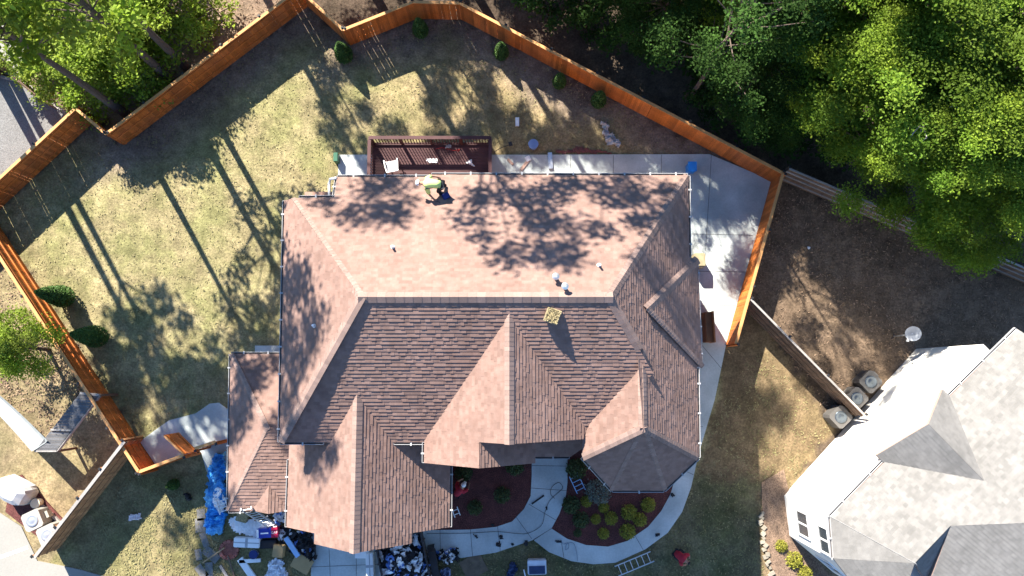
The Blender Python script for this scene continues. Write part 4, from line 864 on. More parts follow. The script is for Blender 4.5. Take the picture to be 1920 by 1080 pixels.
b = MB(); hp = W_['hal']; b.bar(hp - Vector((.15, -.03, .06)), hp + Vector((.17, -.08, .05)), .03, .03); b.cbox(hp - Vector((.15, -.03, .12)), .05, .15, .07, .3); tag(b.build('hammer', M_DARK), 'dark hammer held by the roofer in the yellow shirt', 'hammer')
crouch = dict(pelvis=(.05, 0, .42), waist=(-.08, 0, .56), chest=(-.24, 0, .72), neck=(-.36, 0, .82), head=(-.46, 0, .88), crown=(-.53, 0, .97), face=(-1, 0, -.8),
              shl=(-.25, -.19, .72), ell=(-.42, -.28, .5), wrl=(-.56, -.2, .3), hal=(-.6, -.16, .24), shr=(-.25, .19, .72), elr=(-.42, .28, .5), wrr=(-.58, .2, .32), har=(-.62, .16, .26),
              hpl=(.03, -.1, .40), knl=(-.34, -.18, .44), anl=(-.05, -.2, .1), tol=(-.24, -.22, .05), hpr=(.03, .1, .40), knr=(-.34, .18, .44), anr=(-.05, .2, .1), tor=(-.24, .22, .05))
q = P(859, 921); person('person in a red shirt and white cap crouching in the mulch bed by the garage', (q.x, q.y, .05), -2.2, crouch, None, M_WHITE, M_REDSH)
q = P(1266, 1034); person('dark haired person in a red shirt crouching on the front lawn', (q.x, q.y, 0), 2.5, crouch, None, None, M_REDSH)
# ------------------------------------------------------------------ neighbour's playset, condensers, grill
ps = thing('playset', 'grey wooden raised play platform with a pale plastic slide behind the left fence', 'playset', P(130, 790))
zp = 1.5; a_, b_, c_, d_ = P(150, 737, zp), P(186, 741, zp), P(106, 846, zp), P(65, 846, zp)
b = MB(); dd = (d_ - a_); Lp = dd.length; k = int(Lp / .14)
for i in range(k):
    t0, t1 = i / k, (i + .93) / k; b.slab([a_.lerp(d_, t0), b_.lerp(c_, t0), b_.lerp(c_, t1), a_.lerp(d_, t1)], .04, random.uniform(.75, 1.2))
b.build('platform', mat('grey_deck', (.11, .11, .115), .85, .25, 2, .2, 20), ps)
b = MB(); b.bar(b_ - Vector((0, 0, .1)), c_ - Vector((0, 0, .1)), .06, .2); b.bar(d_ - Vector((0, 0, .08)), c_ - Vector((0, 0, .08)), .06, .18); b.bar(a_.lerp(d_, .63) + Vector((0, 0, .05)), b_.lerp(c_, .63) + Vector((0, 0, .05)), .07, .06); b.bar(a_ - Vector((0, 0, .05)), b_ - Vector((0, 0, .05)), .1, .16); b.build('frame', M_OLDG, ps)
for v in (a_, b_, c_, d_): q = MB(); q.cbox((v.x, v.y, -.05), .1, .1, zp, 0); q.build('leg', M_OLD, ps)
b = MB(); s0, s1 = P(62, 846, zp + .02), P(92, 826, zp + .02); e0, e1 = P(-40, 742, .1), P(-14, 730, .1); k = 10; pts = []
for i in range(k + 1):
    t = i / k; zz = zp * (1 - t) ** 1.25 + .12; l, r = s0.lerp(e0, t), s1.lerp(e1, t); l.z = r.z = zz; pts.append((l, r, l.lerp(r, .2) - Vector((0, 0, .1)), l.lerp(r, .8) - Vector((0, 0, .1))))
for i in range(k):
    A_, B_ = pts[i], pts[i + 1]
    for x, y in ((0, 2), (2, 3), (3, 1)): b.add([A_[x], A_[y], B_[y], B_[x]], [(0, 1, 2, 3)])
b.build('slide', mat('slide_plastic', (.20, .215, .215), .4, .15, 3), ps)
def condenser(px, py, m, label, rz=.3, s=.8, h=.8, grp=None):
    p = P(px, py, h); root = thing('condenser_unit', label, 'air conditioner', (p.x, p.y, 0), grp)
    ca, sa = math.cos(rz), math.sin(rz); c8 = [(-.5, -.38), (-.38, -.5), (.38, -.5), (.5, -.38), (.5, .38), (.38, .5), (-.38, .5), (-.5, .38)]
    pol = [(p.x + s * (u * ca - v * sa), p.y + s * (u * sa + v * ca)) for u, v in c8]; b = MB(); b.prism(pol, .02, h)
    for i in range(8):
        z = .12 + i * .08; b.prism([(p.x + (x - p.x) * 1.012, p.y + (y - p.y) * 1.012) for x, y in pol], z, z + .035, .8)
    b.build('casing', m, root)
    b = MB(); pv = p.copy(); pv.z = h
    n = 20; rings = [(.31, .004), (.30, .03), (.22, -.0), (.12, .015), (.05, .03)]; vs = []
    for r, z in rings: vs += [pv + Vector((s * r * 1.1 * math.cos(2 * math.pi * i / n), s * r * 1.1 * math.sin(2 * math.pi * i / n), z + .005)) for i in range(n)]
    b.add(vs, [(k * n + i, k * n + (i + 1) % n, (k + 1) * n + (i + 1) % n, (k + 1) * n + i) for k in range(len(rings) - 1) for i in range(n)] + [tuple(range(4 * n, 5 * n))]); b.build('fan_grille', M_STEEL if m is M_ACB else mat('dark_grille', (.10, .12, .14), .3, .3, metal=.6), root, smooth=True)
    b = MB(); b.cbox((p.x + s * .62 * ca, p.y + s * .62 * sa, .2), .12, .3, .3, rz); b.build('service_box', m, root); return root
condenser(60, 976, M_ACB, 'left beige condenser unit of two on the neighbour driveway, fully visible', .45)
condenser(88, 1003, M_ACB, 'right beige condenser unit partly tucked behind the brown fence', .45)
condenser(1633, 716, M_ACG, 'grey condenser unit farthest up, beyond the weathered fence end', .75)
condenser(1607, 747, M_ACG, 'middle grey condenser unit behind the end of the weathered fence', .75)
condenser(1577, 782, M_ACG, 'lowest grey condenser unit, in front of the weathered fence by the white wall', .75)
gr_ = thing('grill', 'barbecue under a white quilted cover on the neighbour driveway', 'grill', P(25, 930)); gp_ = P(18, 922, .9)
b = MB(); n = 8; rzg = -.5
for i, (z, s_) in enumerate(((0.06, 1.0), (.5, .98), (.95, .9), (1.08, .55))):
    pass
vs = []; lv = ((.06, 1.), (.5, 1.02), (.95, .92), (1.1, .55))
for z, s_ in lv:
    for i in range(16):
        t = 2 * math.pi * i / 16; u = .75 * s_ * math.copysign(abs(math.cos(t)) ** .5, math.cos(t)); v = .45 * s_ * math.copysign(abs(math.sin(t)) ** .5, math.sin(t)); k_ = 1 + .04 * math.sin(i * 2.3 + z * 5)
        vs.append(Vector((gp_.x + k_ * (u * math.cos(rzg) - v * math.sin(rzg)), gp_.y + k_ * (u * math.sin(rzg) + v * math.cos(rzg)), z)))
b.add(vs, [(k * 16 + i, k * 16 + (i + 1) % 16, (k + 1) * 16 + (i + 1) % 16, (k + 1) * 16 + i) for k in range(3) for i in range(16)] + [tuple(range(48, 64))]); b.build('cover', mat('cover_cloth', (.42, .42, .42), .8, .12, 5), gr_)
b = MB()
for i in range(4):
    for j in range(6): u, v = -.5 + j * .2, -.28 + i * .18; b.cbox((gp_.x + u * math.cos(rzg) - v * math.sin(rzg), gp_.y + u * math.sin(rzg) + v * math.cos(rzg), 1.095 if abs(u) < .35 and abs(v) < .2 else 1.0), .1, .02, .012, rzg)
b.build('stitching', M_GREY, gr_)
bucket(66, 944, mat('cream_pot', (.6, .5, .36), .6, .1), 'cream pot with a lid in the raised red bed by the driveway', .2, .4)
b = MB(); b.bar(P(20, 893, .08), P(112, 978, .08), .12, .2); tag(b.build('edging', M_OLDG), 'pale timber edging of the small red bed by the neighbour driveway', 'edging')
# satellite dish
sd_ = thing('satellite_dish', 'grey satellite dish on a short pole by the corner of the white house', 'satellite dish', P(1700, 640)); p = P(1712, 625, 1.5); b0p = P(1706, 640)
b = MB(); b.cyl((p.x - .1, p.y - .05, 0), (p.x - .1, p.y - .05, 1.4), .03); b.bar((p.x - .1, p.y - .05, 1.4), (p.x, p.y, 1.5), .05, .05); b.build('mast', M_STEEL, sd_)
b = MB(); ax_ = Vector((-.35, -.25, .9)).normalized(); x = ax_.orthogonal().normalized(); y = ax_.cross(x); n = 20; vs = []
for r in (.0, .12, .24, .33): vs += [p + (x * math.cos(2 * math.pi * i / n) + y * math.sin(2 * math.pi * i / n)) * r + ax_ * (r * r * .7) for i in range(n)]
b.add(vs, [(k * n + i, k * n + (i + 1) % n, (k + 1) * n + (i + 1) % n, (k + 1) * n + i) for k in range(3) for i in range(n)]); b.build('reflector', M_DISH, sd_, recalc=False, smooth=True)
b = MB(); b.bar(p - x * .3, p + ax_ * .35 - x * .35, .025, .025); b.cbox(p + ax_ * .35 - x * .37, .09, .09, .08); b.build('feed_arm', M_GTARP, sd_)

# ------------------------------------------------------------------ neighbour's white house
nh = thing('white_house', 'neighbouring house with cream white siding and grey shingled roof', 'house', P(1700, 850))
z5 = 5.2; n1, n2 = P(1470, 929), P(1718, 654); E1, E2 = P(1557, 969, z5), P(1907, 617, z5); ed = (E2 - E1).normalized(); inn = Vector((-ed.y, ed.x, 0)); inn = inn if inn.x > 0 else -inn
E2x = E2
SLP = .55
NW = Plane(E1, Vector((-inn.x * SLP, -inn.y * SLP, 1)))
nr = Roof(); e3 = P(1563, 1047, z5); wd = (e3 - E1).normalized(); win = Vector((-wd.y, wd.x, 0)); win = win if win.x > 0 else -win
WP = Plane(E1, Vector((-win.x * SLP, -win.y * SLP, 1)))
K = NW.hit(1715, 1056); WP = plane3(E1, e3, K)
far = E2x + inn * 7; far.z = NW.z(far.x, far.y); mid = NW.hit(1782, 986); mid2 = NW.hit(2150, 972)
nr.face(NW, [E1, E2x, far, mid2, mid, K], .017)
nr.face(WP, [E1, K, e3], .012)
SW = plane3(e3, P(1650, 1160, z5), K); nr.face(SW, [e3, K, SW.hit(1700, 1100), SW.hit(1665, 1150), P(1640, 1146, z5)], .012)
se = Vector((.73, -.68, -.88)); DK = plane3(mid, K, mid + se); nr.face(DK, [mid, K, K + se * 5, mid + se * 5], .012)
SF = plane3(mid, mid2, P(1800, 1200, mid.z - 1.3)); nr.face(SF, [mid + Vector((0, 0, .02)), SF.hit(1742, 1095), SF.hit(1700, 1200), SF.hit(2150, 1200), mid2 + Vector((0, 0, .02))], .012)
nr.ridge(E1, K, inn * .9, win * .3 - inn * .2, .12, .015)
# gable dormer over the long wall
pkf = NW.hit(1720, 800); dp = P(1724, 792, 6.25); db = NW.hit(1790, 856)
ga, gb = NW.hit(1656, 866), NW.hit(1780, 742); db.z = NW.z(db.x, db.y)
D1 = plane3(dp, ga, db); D2 = plane3(dp, gb, db)
gm_ = (ga + gb) / 2; dp = Vector((gm_.x, gm_.y, 0)) - inn * .35; dp.z = ga.z + 1.35; tt = (dp.z - ga.z) / SLP; db = Vector((gm_.x, gm_.y, dp.z)) + inn * tt; db.z = NW.z(db.x, db.y); dp.z = db.z
ga2 = ga - inn * .35; gb2 = gb - inn * .35; D1 = plane3(dp, db, ga2); D2 = plane3(dp, db, gb2)
nr.face(D1, [dp, db, ga + Vector((0, 0, 0)), ga2], .012); nr.face(D2, [dp, gb2, gb, db], .012)
nr.gutter(E1, ga, -inn); nr.gutter(gb, E2x, -inn); nr.gutter(E1, e3, -win)
nr.done('roof', M_SHG, nh, mat('grey_cap', (.19, .187, .183), .9, .1, 2, .1, 50))
b = MB(); wz = z5 - .12
w0 = P(1480, 1004); wa = n1; wbx = n2; w4 = w0 + Vector((1.9, -1.6, 0)); w5 = w4 + Vector((12, -3, 0))
b.prism([(wa.x, wa.y), (w0.x, w0.y), (w4.x, w4.y), (w5.x, w5.y), ((wbx + inn * 9).x, (wbx + inn * 9).y), (wbx.x, wbx.y)], -.05, wz); b.build('wall', M_STUC, nh)
b = MB(); gg = gm_ - inn * .1; b.add([ga - Vector((0, 0, .1)), gb - Vector((0, 0, .1)), Vector((gm_.x, gm_.y, dp.z - .15)), ga + inn * .1 - Vector((0, 0, .1)), gb + inn * .1 - Vector((0, 0, .1)), Vector((gm_.x, gm_.y, dp.z - .15)) + inn * .1], [(0, 1, 2), (5, 4, 3), (0, 2, 5, 3), (1, 4, 5, 2)]); b.build('gable_wall', M_STUC, nh)
wdir = (w0 - wa).normalized(); wn = Vector((wdir.y, -wdir.x, 0)); wn = wn if wn.x < 0 else -wn
def window(c, d, nrm, w, h, label=None):
    c, d, nrm = Vector(c), Vector(d), Vector(nrm); up = Vector((0, 0, 1)); b = MB(); b.box(c - d * w / 2 - up * h / 2 + nrm * .004, d * w, nrm * .03, up * h); wd_ = b.build('window', M_GLASS, nh)
    b = MB(); t = .07
    b.box(c - d * (w / 2 + t) - up * (h / 2 + t), d * t, nrm * .06, up * (h + 2 * t)); b.box(c + d * w / 2 - up * (h / 2 + t), d * t, nrm * .06, up * (h + 2 * t)); b.box(c - d * w / 2 + up * h / 2, d * w, nrm * .06, up * t); b.box(c - d * w / 2 - up * (h / 2 + t), d * w, nrm * .08, up * t); b.box(c - d * .035 - up * h / 2, d * .07, nrm * .05, up * h); b.build('window_frame', M_WHITE, wd_)
Lw = (w0 - wa).length
window(wa + wdir * Lw * .50 + Vector((0, 0, 2.0)), wdir, wn, .95, 1.2); window(wa + wdir * Lw * .62 + Vector((0, 0, 4.15)), wdir, wn, .95, .9)
ed2 = (w4 - w0).normalized(); sn = Vector((ed2.y, -ed2.x, 0)); window(w0.lerp(w4, .5) + Vector((0, 0, 2.2)), ed2, sn if sn.y < 0 else -sn, .9, 1.3)
# ------------------------------------------------------------------ vegetation
def leafset(centers, normals_up, size, rnd, squash=.55, t=(.6, 1.35)):
    n = len(centers); c = np.array(centers); th = rnd.uniform(0, 2 * np.pi, n); a = np.stack([np.cos(th), np.sin(th), rnd.normal(0, .45, n)], 1); a /= np.linalg.norm(a, axis=1)[:, None]
    nn = np.stack([rnd.normal(0, .55, n), rnd.normal(0, .55, n), np.ones(n) * normals_up + rnd.normal(0, .3, n)], 1); nn /= np.linalg.norm(nn, axis=1)[:, None]
    b = np.cross(nn, a); b /= np.linalg.norm(b, axis=1)[:, None]; s = size * rnd.uniform(.6, 1.35, n)[:, None]
    v = np.stack([c - a * s, c + b * s * squash, c + a * s, c - b * s * squash], 1).reshape(-1, 3)
    return v, rnd.uniform(*t, n)
def leafmesh(name, v, tint, m):
    n = len(v) // 4; me = bpy.data.meshes.new(name); me.vertices.add(len(v)); me.vertices.foreach_set('co', v.astype(np.float32).ravel()); me.loops.add(4 * n); me.loops.foreach_set('vertex_index', np.arange(4 * n, dtype=np.int32))
    me.polygons.add(n); me.polygons.foreach_set('loop_start', np.arange(0, 4 * n, 4, dtype=np.int32)); me.update(calc_edges=True)
    a = me.attributes.new('tint', 'FLOAT', 'FACE'); a.data.foreach_set('value', tint.astype(np.float32)); me.materials.append(m); me.validate(); return me
def tree_proto(name, seed, h, cb, r, clumps, per, leaf, m, bark=None, tr=.16, lean=0., clr=(.5, .95), flat_=.6, top=1.0):
    rnd = np.random.RandomState(seed); rr = random.Random(seed); root = thing(name, None, 'tree', (0, 0, 0)); t = MB()
    tp = [Vector((lean * (i / 6) ** 1.5 * h * .1 + rr.uniform(-.08, .08) * i / 6, rr.uniform(-.08, .08) * i / 6, h * .95 * i / 6)) for i in range(7)]
    t.tube(tp, [tr * (1.25 if i == 0 else 1 - .85 * i / 6) for i in range(7)], 8); V = []; T = []
    for k in range(clumps):
        f = rr.random() ** .8; z = cb + (h - cb) * f; env = r * (math.sin(math.pi * min(1, .18 + .82 * f) ** top) ** .6 + .12); a = rr.random() * 2 * math.pi; d = env * math.sqrt(rr.random())
        ti = min(5.99, z * .8 / (h * .95) * 6); b0 = tp[int(ti)].lerp(tp[int(ti) + 1], ti % 1); c = Vector((b0.x + d * math.cos(a), b0.y + d * math.sin(a), z))
        m1 = b0.lerp(c, .5) + Vector((0, 0, -.08 * d)); t.tube([b0, m1, c], [max(.02, tr * .32 * (1 - f * .6)), .03, .012], 5)
        cr = rr.uniform(*clr); n = int(per * (cr / .7) ** 2); u = rnd.normal(0, 1, (n, 3)); u /= np.linalg.norm(u, axis=1)[:, None]; rad = rnd.uniform(.25, 1, n) ** .6
        p = u * rad[:, None] * np.array([cr, cr, cr * flat_]) * (1 + .35 * rnd.normal(0, 1, (n, 1)).clip(-1, 1)) + np.array(c); v, tt = leafset(p, .9, leaf, rnd, t=(.75, 1.25)); V.append(v); T.append(tt * rr.uniform(.58, 1.3))
    t.build('trunk', bark or M_BARK, root)
    me = leafmesh('crown', np.concatenate(V), np.concatenate(T), m); o = bpy.data.objects.new('crown', me); col.objects.link(o); o.parent = root; return root
def place(protos, spots, group=None):
    used = set()
    for s in spots:
        k, px, py, sc, lab = s; pr = protos[k]; loc = P(px, py) if not isinstance(px, tuple) else Vector((*px, 0)); loc.z = -.05
        if k not in used: pr.location = loc; pr.rotation_euler = (0, 0, random.random() * 6.28); pr.scale = (sc, sc, sc); pr['label'] = lab; used.add(k); o = pr
        else: o = dup(pr, loc, random.random() * 6.28, sc, lab)
        if group: o['group'] = group
PRO = {
    'oakA': tree_proto('broadleaf_tree', 1, 10, 3.0, 3.3, 54, 820, .058, M_LEAF), 'oakB': tree_proto('broadleaf_tree', 2, 11, 3.5, 3.0, 52, 820, .058, M_LEAFB),
    'oakC': tree_proto('broadleaf_tree', 3, 8, 1.5, 2.8, 50, 700, .055, M_DEEP), 'limeB': tree_proto('lime_leaved_tree', 5, 6, 1.2, 2.2, 42, 220, .085, M_LIME),
    'pineD': tree_proto('pine_tree', 31, 21, 6.5, 2.9, 52, 120, .12, M_LIME, tr=.19, clr=(.4, .9)), 'limeW': tree_proto('lime_leaved_tree', 33, 4.0, .7, 2.9, 54, 230, .085, M_LIME, tr=.09), 'pineA': tree_proto('pine_tree', 6, 17, 10.0, 2.8, 28, 150, .13, M_LIME, tr=.21, clr=(.5, 1.0)), 'pineB': tree_proto('pine_tree', 8, 17.5, 9.5, 3.0, 28, 150, .15, M_PINE, tr=.19, clr=(.5, 1.0)),
    'pineC': tree_proto('pine_tree', 21, 22, 14.5, 2.5, 17, 115, .14, M_PINE, tr=.22, clr=(.6, 1.1)),
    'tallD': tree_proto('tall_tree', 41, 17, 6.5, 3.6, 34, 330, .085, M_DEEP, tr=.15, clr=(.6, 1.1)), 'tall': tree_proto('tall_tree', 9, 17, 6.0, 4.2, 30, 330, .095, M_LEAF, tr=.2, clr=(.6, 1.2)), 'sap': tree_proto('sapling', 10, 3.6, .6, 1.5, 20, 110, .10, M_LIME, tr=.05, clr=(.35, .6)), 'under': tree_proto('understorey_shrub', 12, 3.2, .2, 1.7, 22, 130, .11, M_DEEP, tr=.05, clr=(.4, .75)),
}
# visible right-hand wood, then trees in front of its edge
LBL = {'oakA': 'broad green tree', 'oakB': 'tall green tree', 'oakC': 'dark green bushy tree', 'under': 'dark understorey shrub'}
rt = []
WOOD = [  # kind, base pixel, scale, what sets it apart
    ('oakA', 1575, 318, .85, 'broad green tree overhanging the old dark fence nearest the patio corner'), ('oakB', 1640, 345, .9, 'green tree overhanging the middle of the old dark fence'), ('oakA', 1700, 395, .85, 'green tree leaning over the right half of the old dark fence'), ('oakB', 1770, 420, .8, 'rightmost green tree along the old dark fence'),
    ('oakB', 1500, 225, .85, 'tall green tree just beyond the patio corner of the orange fence'), ('oakA', 1570, 225, 1.1, 'large light crowned tree in the middle of the right wood'), ('oakA', 1660, 270, 1.1, 'large light crowned tree at the right edge of the picture'), ('oakB', 1500, 130, 1.05, 'tall bright tree at the top right of the wood'),
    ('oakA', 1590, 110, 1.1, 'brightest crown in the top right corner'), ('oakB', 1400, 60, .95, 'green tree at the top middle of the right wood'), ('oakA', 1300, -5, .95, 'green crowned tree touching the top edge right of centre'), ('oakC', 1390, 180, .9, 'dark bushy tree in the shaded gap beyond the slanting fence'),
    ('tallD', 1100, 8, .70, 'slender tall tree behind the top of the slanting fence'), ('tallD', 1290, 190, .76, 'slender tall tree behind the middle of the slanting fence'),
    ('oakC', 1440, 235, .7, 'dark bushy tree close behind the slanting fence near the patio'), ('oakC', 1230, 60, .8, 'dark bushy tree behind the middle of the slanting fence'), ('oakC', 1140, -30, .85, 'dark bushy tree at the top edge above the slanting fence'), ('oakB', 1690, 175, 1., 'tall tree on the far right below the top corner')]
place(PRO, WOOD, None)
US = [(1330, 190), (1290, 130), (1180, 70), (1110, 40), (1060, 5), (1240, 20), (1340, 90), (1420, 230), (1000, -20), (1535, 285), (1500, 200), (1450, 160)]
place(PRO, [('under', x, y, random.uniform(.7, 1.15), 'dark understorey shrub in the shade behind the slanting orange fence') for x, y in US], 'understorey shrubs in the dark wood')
place(PRO, [('limeW', 262, 108, .95, 'lime leaved tree in the middle of the upper left clump'), ('limeW', 205, 150, .8, 'lime leaved tree over the corner of the gravel pad'), ('limeW', 330, 30, .9, 'lime leaved tree on the right side of the upper left clump'), ('limeW', 170, 40, 1., 'lime leaved tree in the top left corner'), ('limeW', 120, 110, .75, 'lime leaved tree beside the slatted timber panel'), ('limeB', 210, 190, .5, 'small lime leaved tree by the fence return'), ('limeW', 250, 10, .95, 'lime leaved tree at the top edge of the upper left clump')])
place(PRO, [('sap', 300, 165, .7, 'small leafy sapling growing against the orange fence'), ('sap', 420, 40, .8, 'pale sapling on the leaf litter behind the orange fence'), ('sap', 390, 85, .6, 'smallest sapling on the leaf litter behind the orange fence'), ('limeB', 90, 655, .62, 'small light green tree standing outside the sunlit fence')])
place(PRO, [('pineA', 237, 214, .88, 'bare trunked pine next to the fence return'), ('pineD', 322, 150, 1., 'bare trunked pine behind the shaded fence'), ('pineD', 352, 128, .93, 'bare trunked pine nearest the top edge'), ('pineA', -4, 138, 1.12, 'pine left of the gravel pad, left trunk of a pair'), ('pineB', 14, 128, 1.1, 'pine left of the gravel pad, right trunk of a pair')])
# off-frame trees that throw the dappled shade
OT = [((-7.0, 18.9), 'pineC', .95), ((-2.6, 19.8), 'pineC', .97), ((-13.7, 21.3), 'pineC', .92),
      ((-9, 24.5), 'tall', .8), ((-4.5, 25.5), 'tall', .85), ((0.5, 24), 'tall', .8), ((4.5, 22.5), 'tall', .75), ((-1.5, 21.5), 'tall', .55), ((8.5, 21), 'tall', .75), ((-5.8, 20.4), 'tall', .5), ((11.5, 18.6), 'tall', .62), ((-12.5, 20.8), 'tall', .55)]
place(PRO, [(k, xy_, 0, sc, 'tall tree beyond the back fence, outside the top edge') for xy_, k, sc in OT], 'tall trees beyond the back fence')
db_ = thing('dead_branch', 'bare grey dead branch showing among the green crowns on the right', 'branch', P(1690, 300)); b = MB(); q0 = P(1790, 205, 7.6); q1 = P(1735, 225, 8.3); q2 = P(1722, 262, 8.1)
b.tube([q0, P(1765, 206, 8.2), q1, P(1728, 240, 8.3), q2], [.05, .045, .04, .03, .012], 6); b.tube([q1, P(1712, 250, 8.5), P(1708, 256, 8.5)], [.03, .02, .008], 5); b.tube([P(1731, 235, 8.3), P(1738, 258, 8.5), P(1716, 275, 8.2)], [.03, .02, .008], 5); b.tube([P(1765, 206, 8.2), P(1790, 198, 8.6), P(1802, 206, 8.6)], [.03, .02, .008], 5)
b.tube([q0, P(1772, 235, 4.5), P(1752, 262, 0)], [.05, .08, .11], 6)
b.build('branch', M_BARKP, db_)
crumple('paper', [(1512, 463), (1521, 463), (1521, 471), (1513, 471)], 'small white paper scrap on the dark ground below the right wood', 'paper', M_WHITE, 0, .05, 5, .05)
HARD = [XY(p) for p in (PATIO, [(630, 250), (925, 250), (925, 345), (630, 345)], [(524, 366), (1300, 320), (1300, 860), (1250, 925), (1140, 925), (1000, 880), (850, 1000), (670, 1040), (540, 1000), (425, 965), (425, 660)], [(995, 840), (1070, 840), (1066, 930), (1034, 991), (1001, 1014), (866, 1048), (800, 1050), (800, 1100), (583, 1100), (583, 960)], [(262, 828), (317, 788), (410, 750), (430, 765), (430, 900), (387, 886), (373, 843), (294, 877)], [(840, 850), (1290, 830), (1270, 900), (1177, 1014), (1063, 1012), (840, 996)])]
def scatter(name, n, polys, size, cols, seed, up=.35, clump=True, label=None):
    rnd = np.random.RandomState(seed); W_ = [XY(p) for p in polys]; pts = []
    while len(pts) < n:
        k = rnd.randint(len(W_)); w_ = W_[k]; xs = [p[0] for p in w_]; ys = [p[1] for p in w_]; x, y = rnd.uniform(min(xs), max(xs)), rnd.uniform(min(ys), max(ys))
        if clump and mnoise.noise(Vector((x * 1.3, y * 1.3, seed))) + .5 * mnoise.noise(Vector((x * 4, y * 4, seed))) < rnd.uniform(-.5, .25): continue
        if not inpoly(x, y, w_) or any(inpoly(x, y, h_) for h_ in HARD): continue
        pts.append((x, y, .012))
    v, tt = leafset(np.array(pts), up, size, rnd, squash=.3, t=(.75, 1.25)); v[:, 2] = np.maximum(v[:, 2], -.015)
    o_ = bpy.data.objects.new(name, leafmesh(name, v, tt, cols)); col.objects.link(o_); tag(o_, kind='stuff')
YP = [(0, 430), (178, 235), (233, 280), (577, 20), (657, 92), (782, 42), (866, 44), (1440, 345), (1000, 340), (530, 380), (430, 780), (300, 880)]
FP = [(1300, 860), (1420, 640), (1560, 800), (1470, 930), (1430, 1080), (800, 1080), (800, 1050), (1000, 1015), (1113, 1060)]
LP = [(240, 880), (430, 890), (590, 970), (590, 1080), (130, 1080)]
scatter('grass', 15000, [YP, YP, YP, FP, LP], .055, mat('grass_blades', (.235, .205, .105), .9, .25, .8, tint=1, hue=(.185, .172, .072), hs=.5), 3, 2.2)
scatter('fallen_leaves', 9000, [[(-10, 400), (178, 228), (233, 274), (577, 14), (657, 87), (782, 37), (866, 39), (1440, 343), (1360, 345), (860, 90), (650, 150), (560, 80), (240, 330), (178, 290), (0, 450)], [(1400, 560), (1455, 335), (1920, 540), (1920, 640), (1720, 650), (1560, 800)], [(230, 255), (570, 0), (380, 0), (120, 150), (180, 215)], [(0, 460), (130, 640), (180, 740), (90, 830), (0, 770)]], .06, mat('dry_leaves', (.24, .165, .11), .9, .3, 2, tint=1), 5, .6)
for i_, (px, py) in enumerate(((938, 1008), (935, 1020), (1024, 955), (925, 987), (985, 1018), (890, 1004), (962, 1021), (1046, 1014), (1263, 927), (1232, 1003))):
    crumple('felt_scrap', [(px - 5, py - 3), (px + 4, py - 4), (px + 6, py + 3), (px - 2, py + 5)], 'small dark scrap of roofing felt on the pale front concrete', 'scrap', M_BLACK, .062, .04, 5, .045, i_, 'small dark scraps on the front concrete')
# conifers
def conifer(seed, h, r, m, n=1500, name='arborvitae'):
    rnd = np.random.RandomState(seed); root = thing(name, None, 'shrub', (0, 0, 0)); f = rnd.uniform(0, 1, n) ** .8; a = rnd.uniform(0, 6.28, n); prof = (1 - f ** 1.6) ** .8 * (.75 + .25 * np.minimum(1, f * 6)); d = r * prof * rnd.uniform(.78, 1.03, n)
    c = np.stack([d * np.cos(a), d * np.sin(a), .05 + f * h], 1); v, tt = leafset(c, .6, .05, rnd); me = leafmesh('foliage', v, tt, m); o_ = bpy.data.objects.new('foliage', me); col.objects.link(o_); o_.parent = root
    b = MB(); b.cyl((0, 0, -.05), (0, 0, h * .8), .05, .02); b.build('stem', M_BARK, root)
    b = MB(); n_ = 12; lv = [(.08, .55), (.3, .72), (.55, .6), (.8, .35), (.95, .1)]; vs = [Vector((r * s_ * math.cos(2 * math.pi * i / n_), r * s_ * math.sin(2 * math.pi * i / n_), h * z)) for z, s_ in lv for i in range(n_)]
    b.add(vs, [(k * n_ + i, k * n_ + (i + 1) % n_, (k + 1) * n_ + (i + 1) % n_, (k + 1) * n_ + i) for k in range(4) for i in range(n_)]); b.build('inner_foliage', m, root); return root
def roundshrub(seed, r, m, n=700, name='round_shrub', leaf=.035):
    rnd = np.random.RandomState(seed); root = thing(name, None, 'shrub', (0, 0, 0)); u = rnd.normal(0, 1, (n, 3)); u[:, 2] = np.abs(u[:, 2]); u /= np.linalg.norm(u, axis=1)[:, None]; c = u * (r * rnd.uniform(.7, 1.1, n))[:, None] * np.array([1, 1, .85]) + np.array([0, 0, r * .15])
    c += .10 * r * rnd.normal(0, 1, (n, 3)); v, tt = leafset(c, .6, leaf, rnd); o_ = bpy.data.objects.new('foliage', leafmesh('foliage', v, tt, m)); col.objects.link(o_); o_.parent = root
    b = MB()
    for k in range(5): a = k * 1.26; b.tube([(0, 0, -.03), (r * .3 * math.cos(a), r * .3 * math.sin(a), r * .4), (r * .6 * math.cos(a), r * .6 * math.sin(a), r * .7)], [.02, .014, .006], 5)
    b.build('stem', M_BARK, root); return root
cA = conifer(1, 1.55, .42, M_ARB, 2600); cB = conifer(2, 2.6, .55, M_ARB, 3800)
for k, (proto, px, py, sc, lab) in enumerate(((cA, 790, 62, .95, 'dark conifer beside the shortest fence section'), (cA, 648, 108, 1.05, 'dark conifer in the fence corner above the left lawn'), (cA, 940, 104, .9, 'light tipped conifer under the start of the slanting fence'), (cA, 1048, 158, .82, 'small light green conifer halfway along the slanting fence'), (cA, 1121, 193, .9, 'dark shaded conifer hugging the slanting fence'),
                                         (cB, 128, 558, .95, 'upper tall conifer of the pair beside the sunlit fence'), (cB, 190, 632, .95, 'lower tall conifer of the pair beside the sunlit fence'), (cA, 330, 907, .62, 'small bright conifer by the front fence gate'))):
    loc = P(px, py); o_ = dup(proto, loc, random.random() * 6, sc, lab)
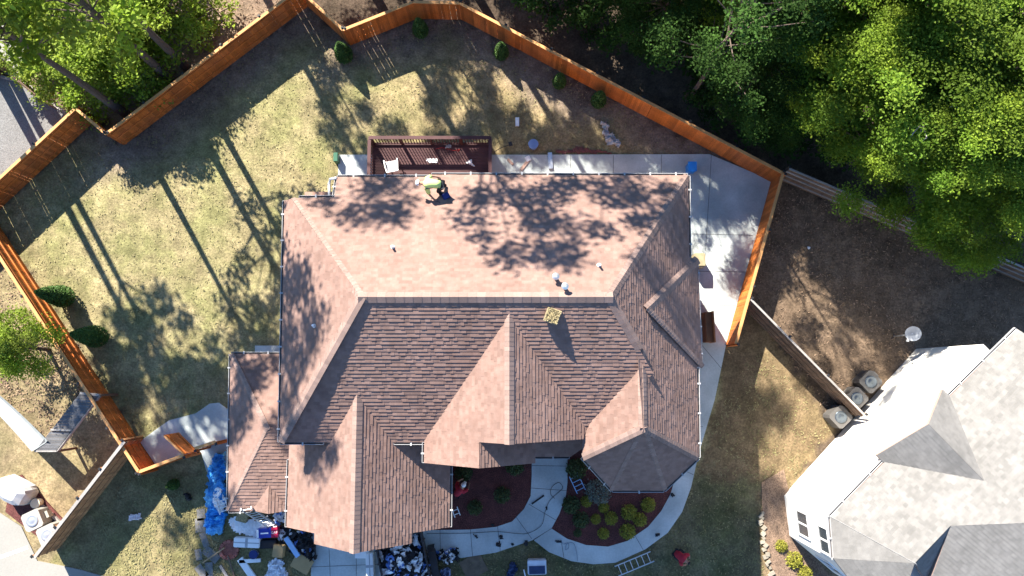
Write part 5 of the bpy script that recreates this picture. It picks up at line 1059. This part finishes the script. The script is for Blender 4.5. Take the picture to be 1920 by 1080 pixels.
for r_ in (cA, cB):
    for c_ in list(r_.children): bpy.data.objects.remove(c_)
    bpy.data.objects.remove(r_)
sy = roundshrub(1, .30, M_YSH); sdk = roundshrub(2, .28, M_DSH); sg = roundshrub(3, .5, M_GBUSH, 900, 'grey_bush', .045)
SHR = [(sy, 1099, 940, .95, 'yellow green shrub topmost in the bay bed, left of centre'), (sy, 1132, 951, .9, 'yellow green shrub in the upper middle of the bay bed'), (sy, 1179, 960, 1.3, 'large round yellow shrub below the bay roof'), (sy, 1215, 946, 1.2, 'round yellow shrub nearest the curved path on the right'), (sy, 1117, 973, .85, 'small yellow green shrub in the middle of the bay bed'), (sy, 1145, 971, 1.1, 'yellow green shrub between the small one and the large round one'),
       (sy, 1199, 974, 1.15, 'yellow shrub lower right of the large round one'), (sy, 1131, 1000, .95, 'yellow green shrub lowest left in the bay bed'), (sy, 1176, 996, 1.3, 'lowest large yellow shrub next to the curved path'), (sdk, 1070, 946, 1.3, 'dark green shrub next to the walkway in the bay bed'), (sdk, 1088, 974, 1.2, 'dark shrub at the left of the bay bed middle row'), (sdk, 1083, 999, .6, 'smallest dark shrub by the lower walkway corner'),
       (sdk, 942, 928, 1.2, 'dark shrub in the red bed left of the walkway'), (sdk, 890, 951, 1.1, 'dark shrub in the red bed near the garage'), (sdk, 1080, 878, 1.5, 'dark bush between the walkway and the bay roof'), (sdk, 965, 873, 1.4, 'dark bush under the porch eave'), (sdk, 870, 886, 1.3, 'dark bush behind the crouching person by the garage'),
       (sg, 1121, 920, 1.05, 'grey green bush at the corner of the bay roof'), (sy, 1487, 1048, 1.35, 'middle yellow shrub beside the white house'), (sy, 1464, 1023, 1.0, 'upper smaller yellow shrub beside the white house'), (sy, 1508, 1074, 1.2, 'lowest yellow shrub beside the white house, at the bottom edge')]
for pr, px, py, sc, lab in SHR: dup(pr, P(px, py, .03), random.random() * 6, sc * (.84 if pr is sy else 1.), lab)
for r_ in (sy, sdk, sg):
    for c_ in list(r_.children): bpy.data.objects.remove(c_)
    bpy.data.objects.remove(r_)
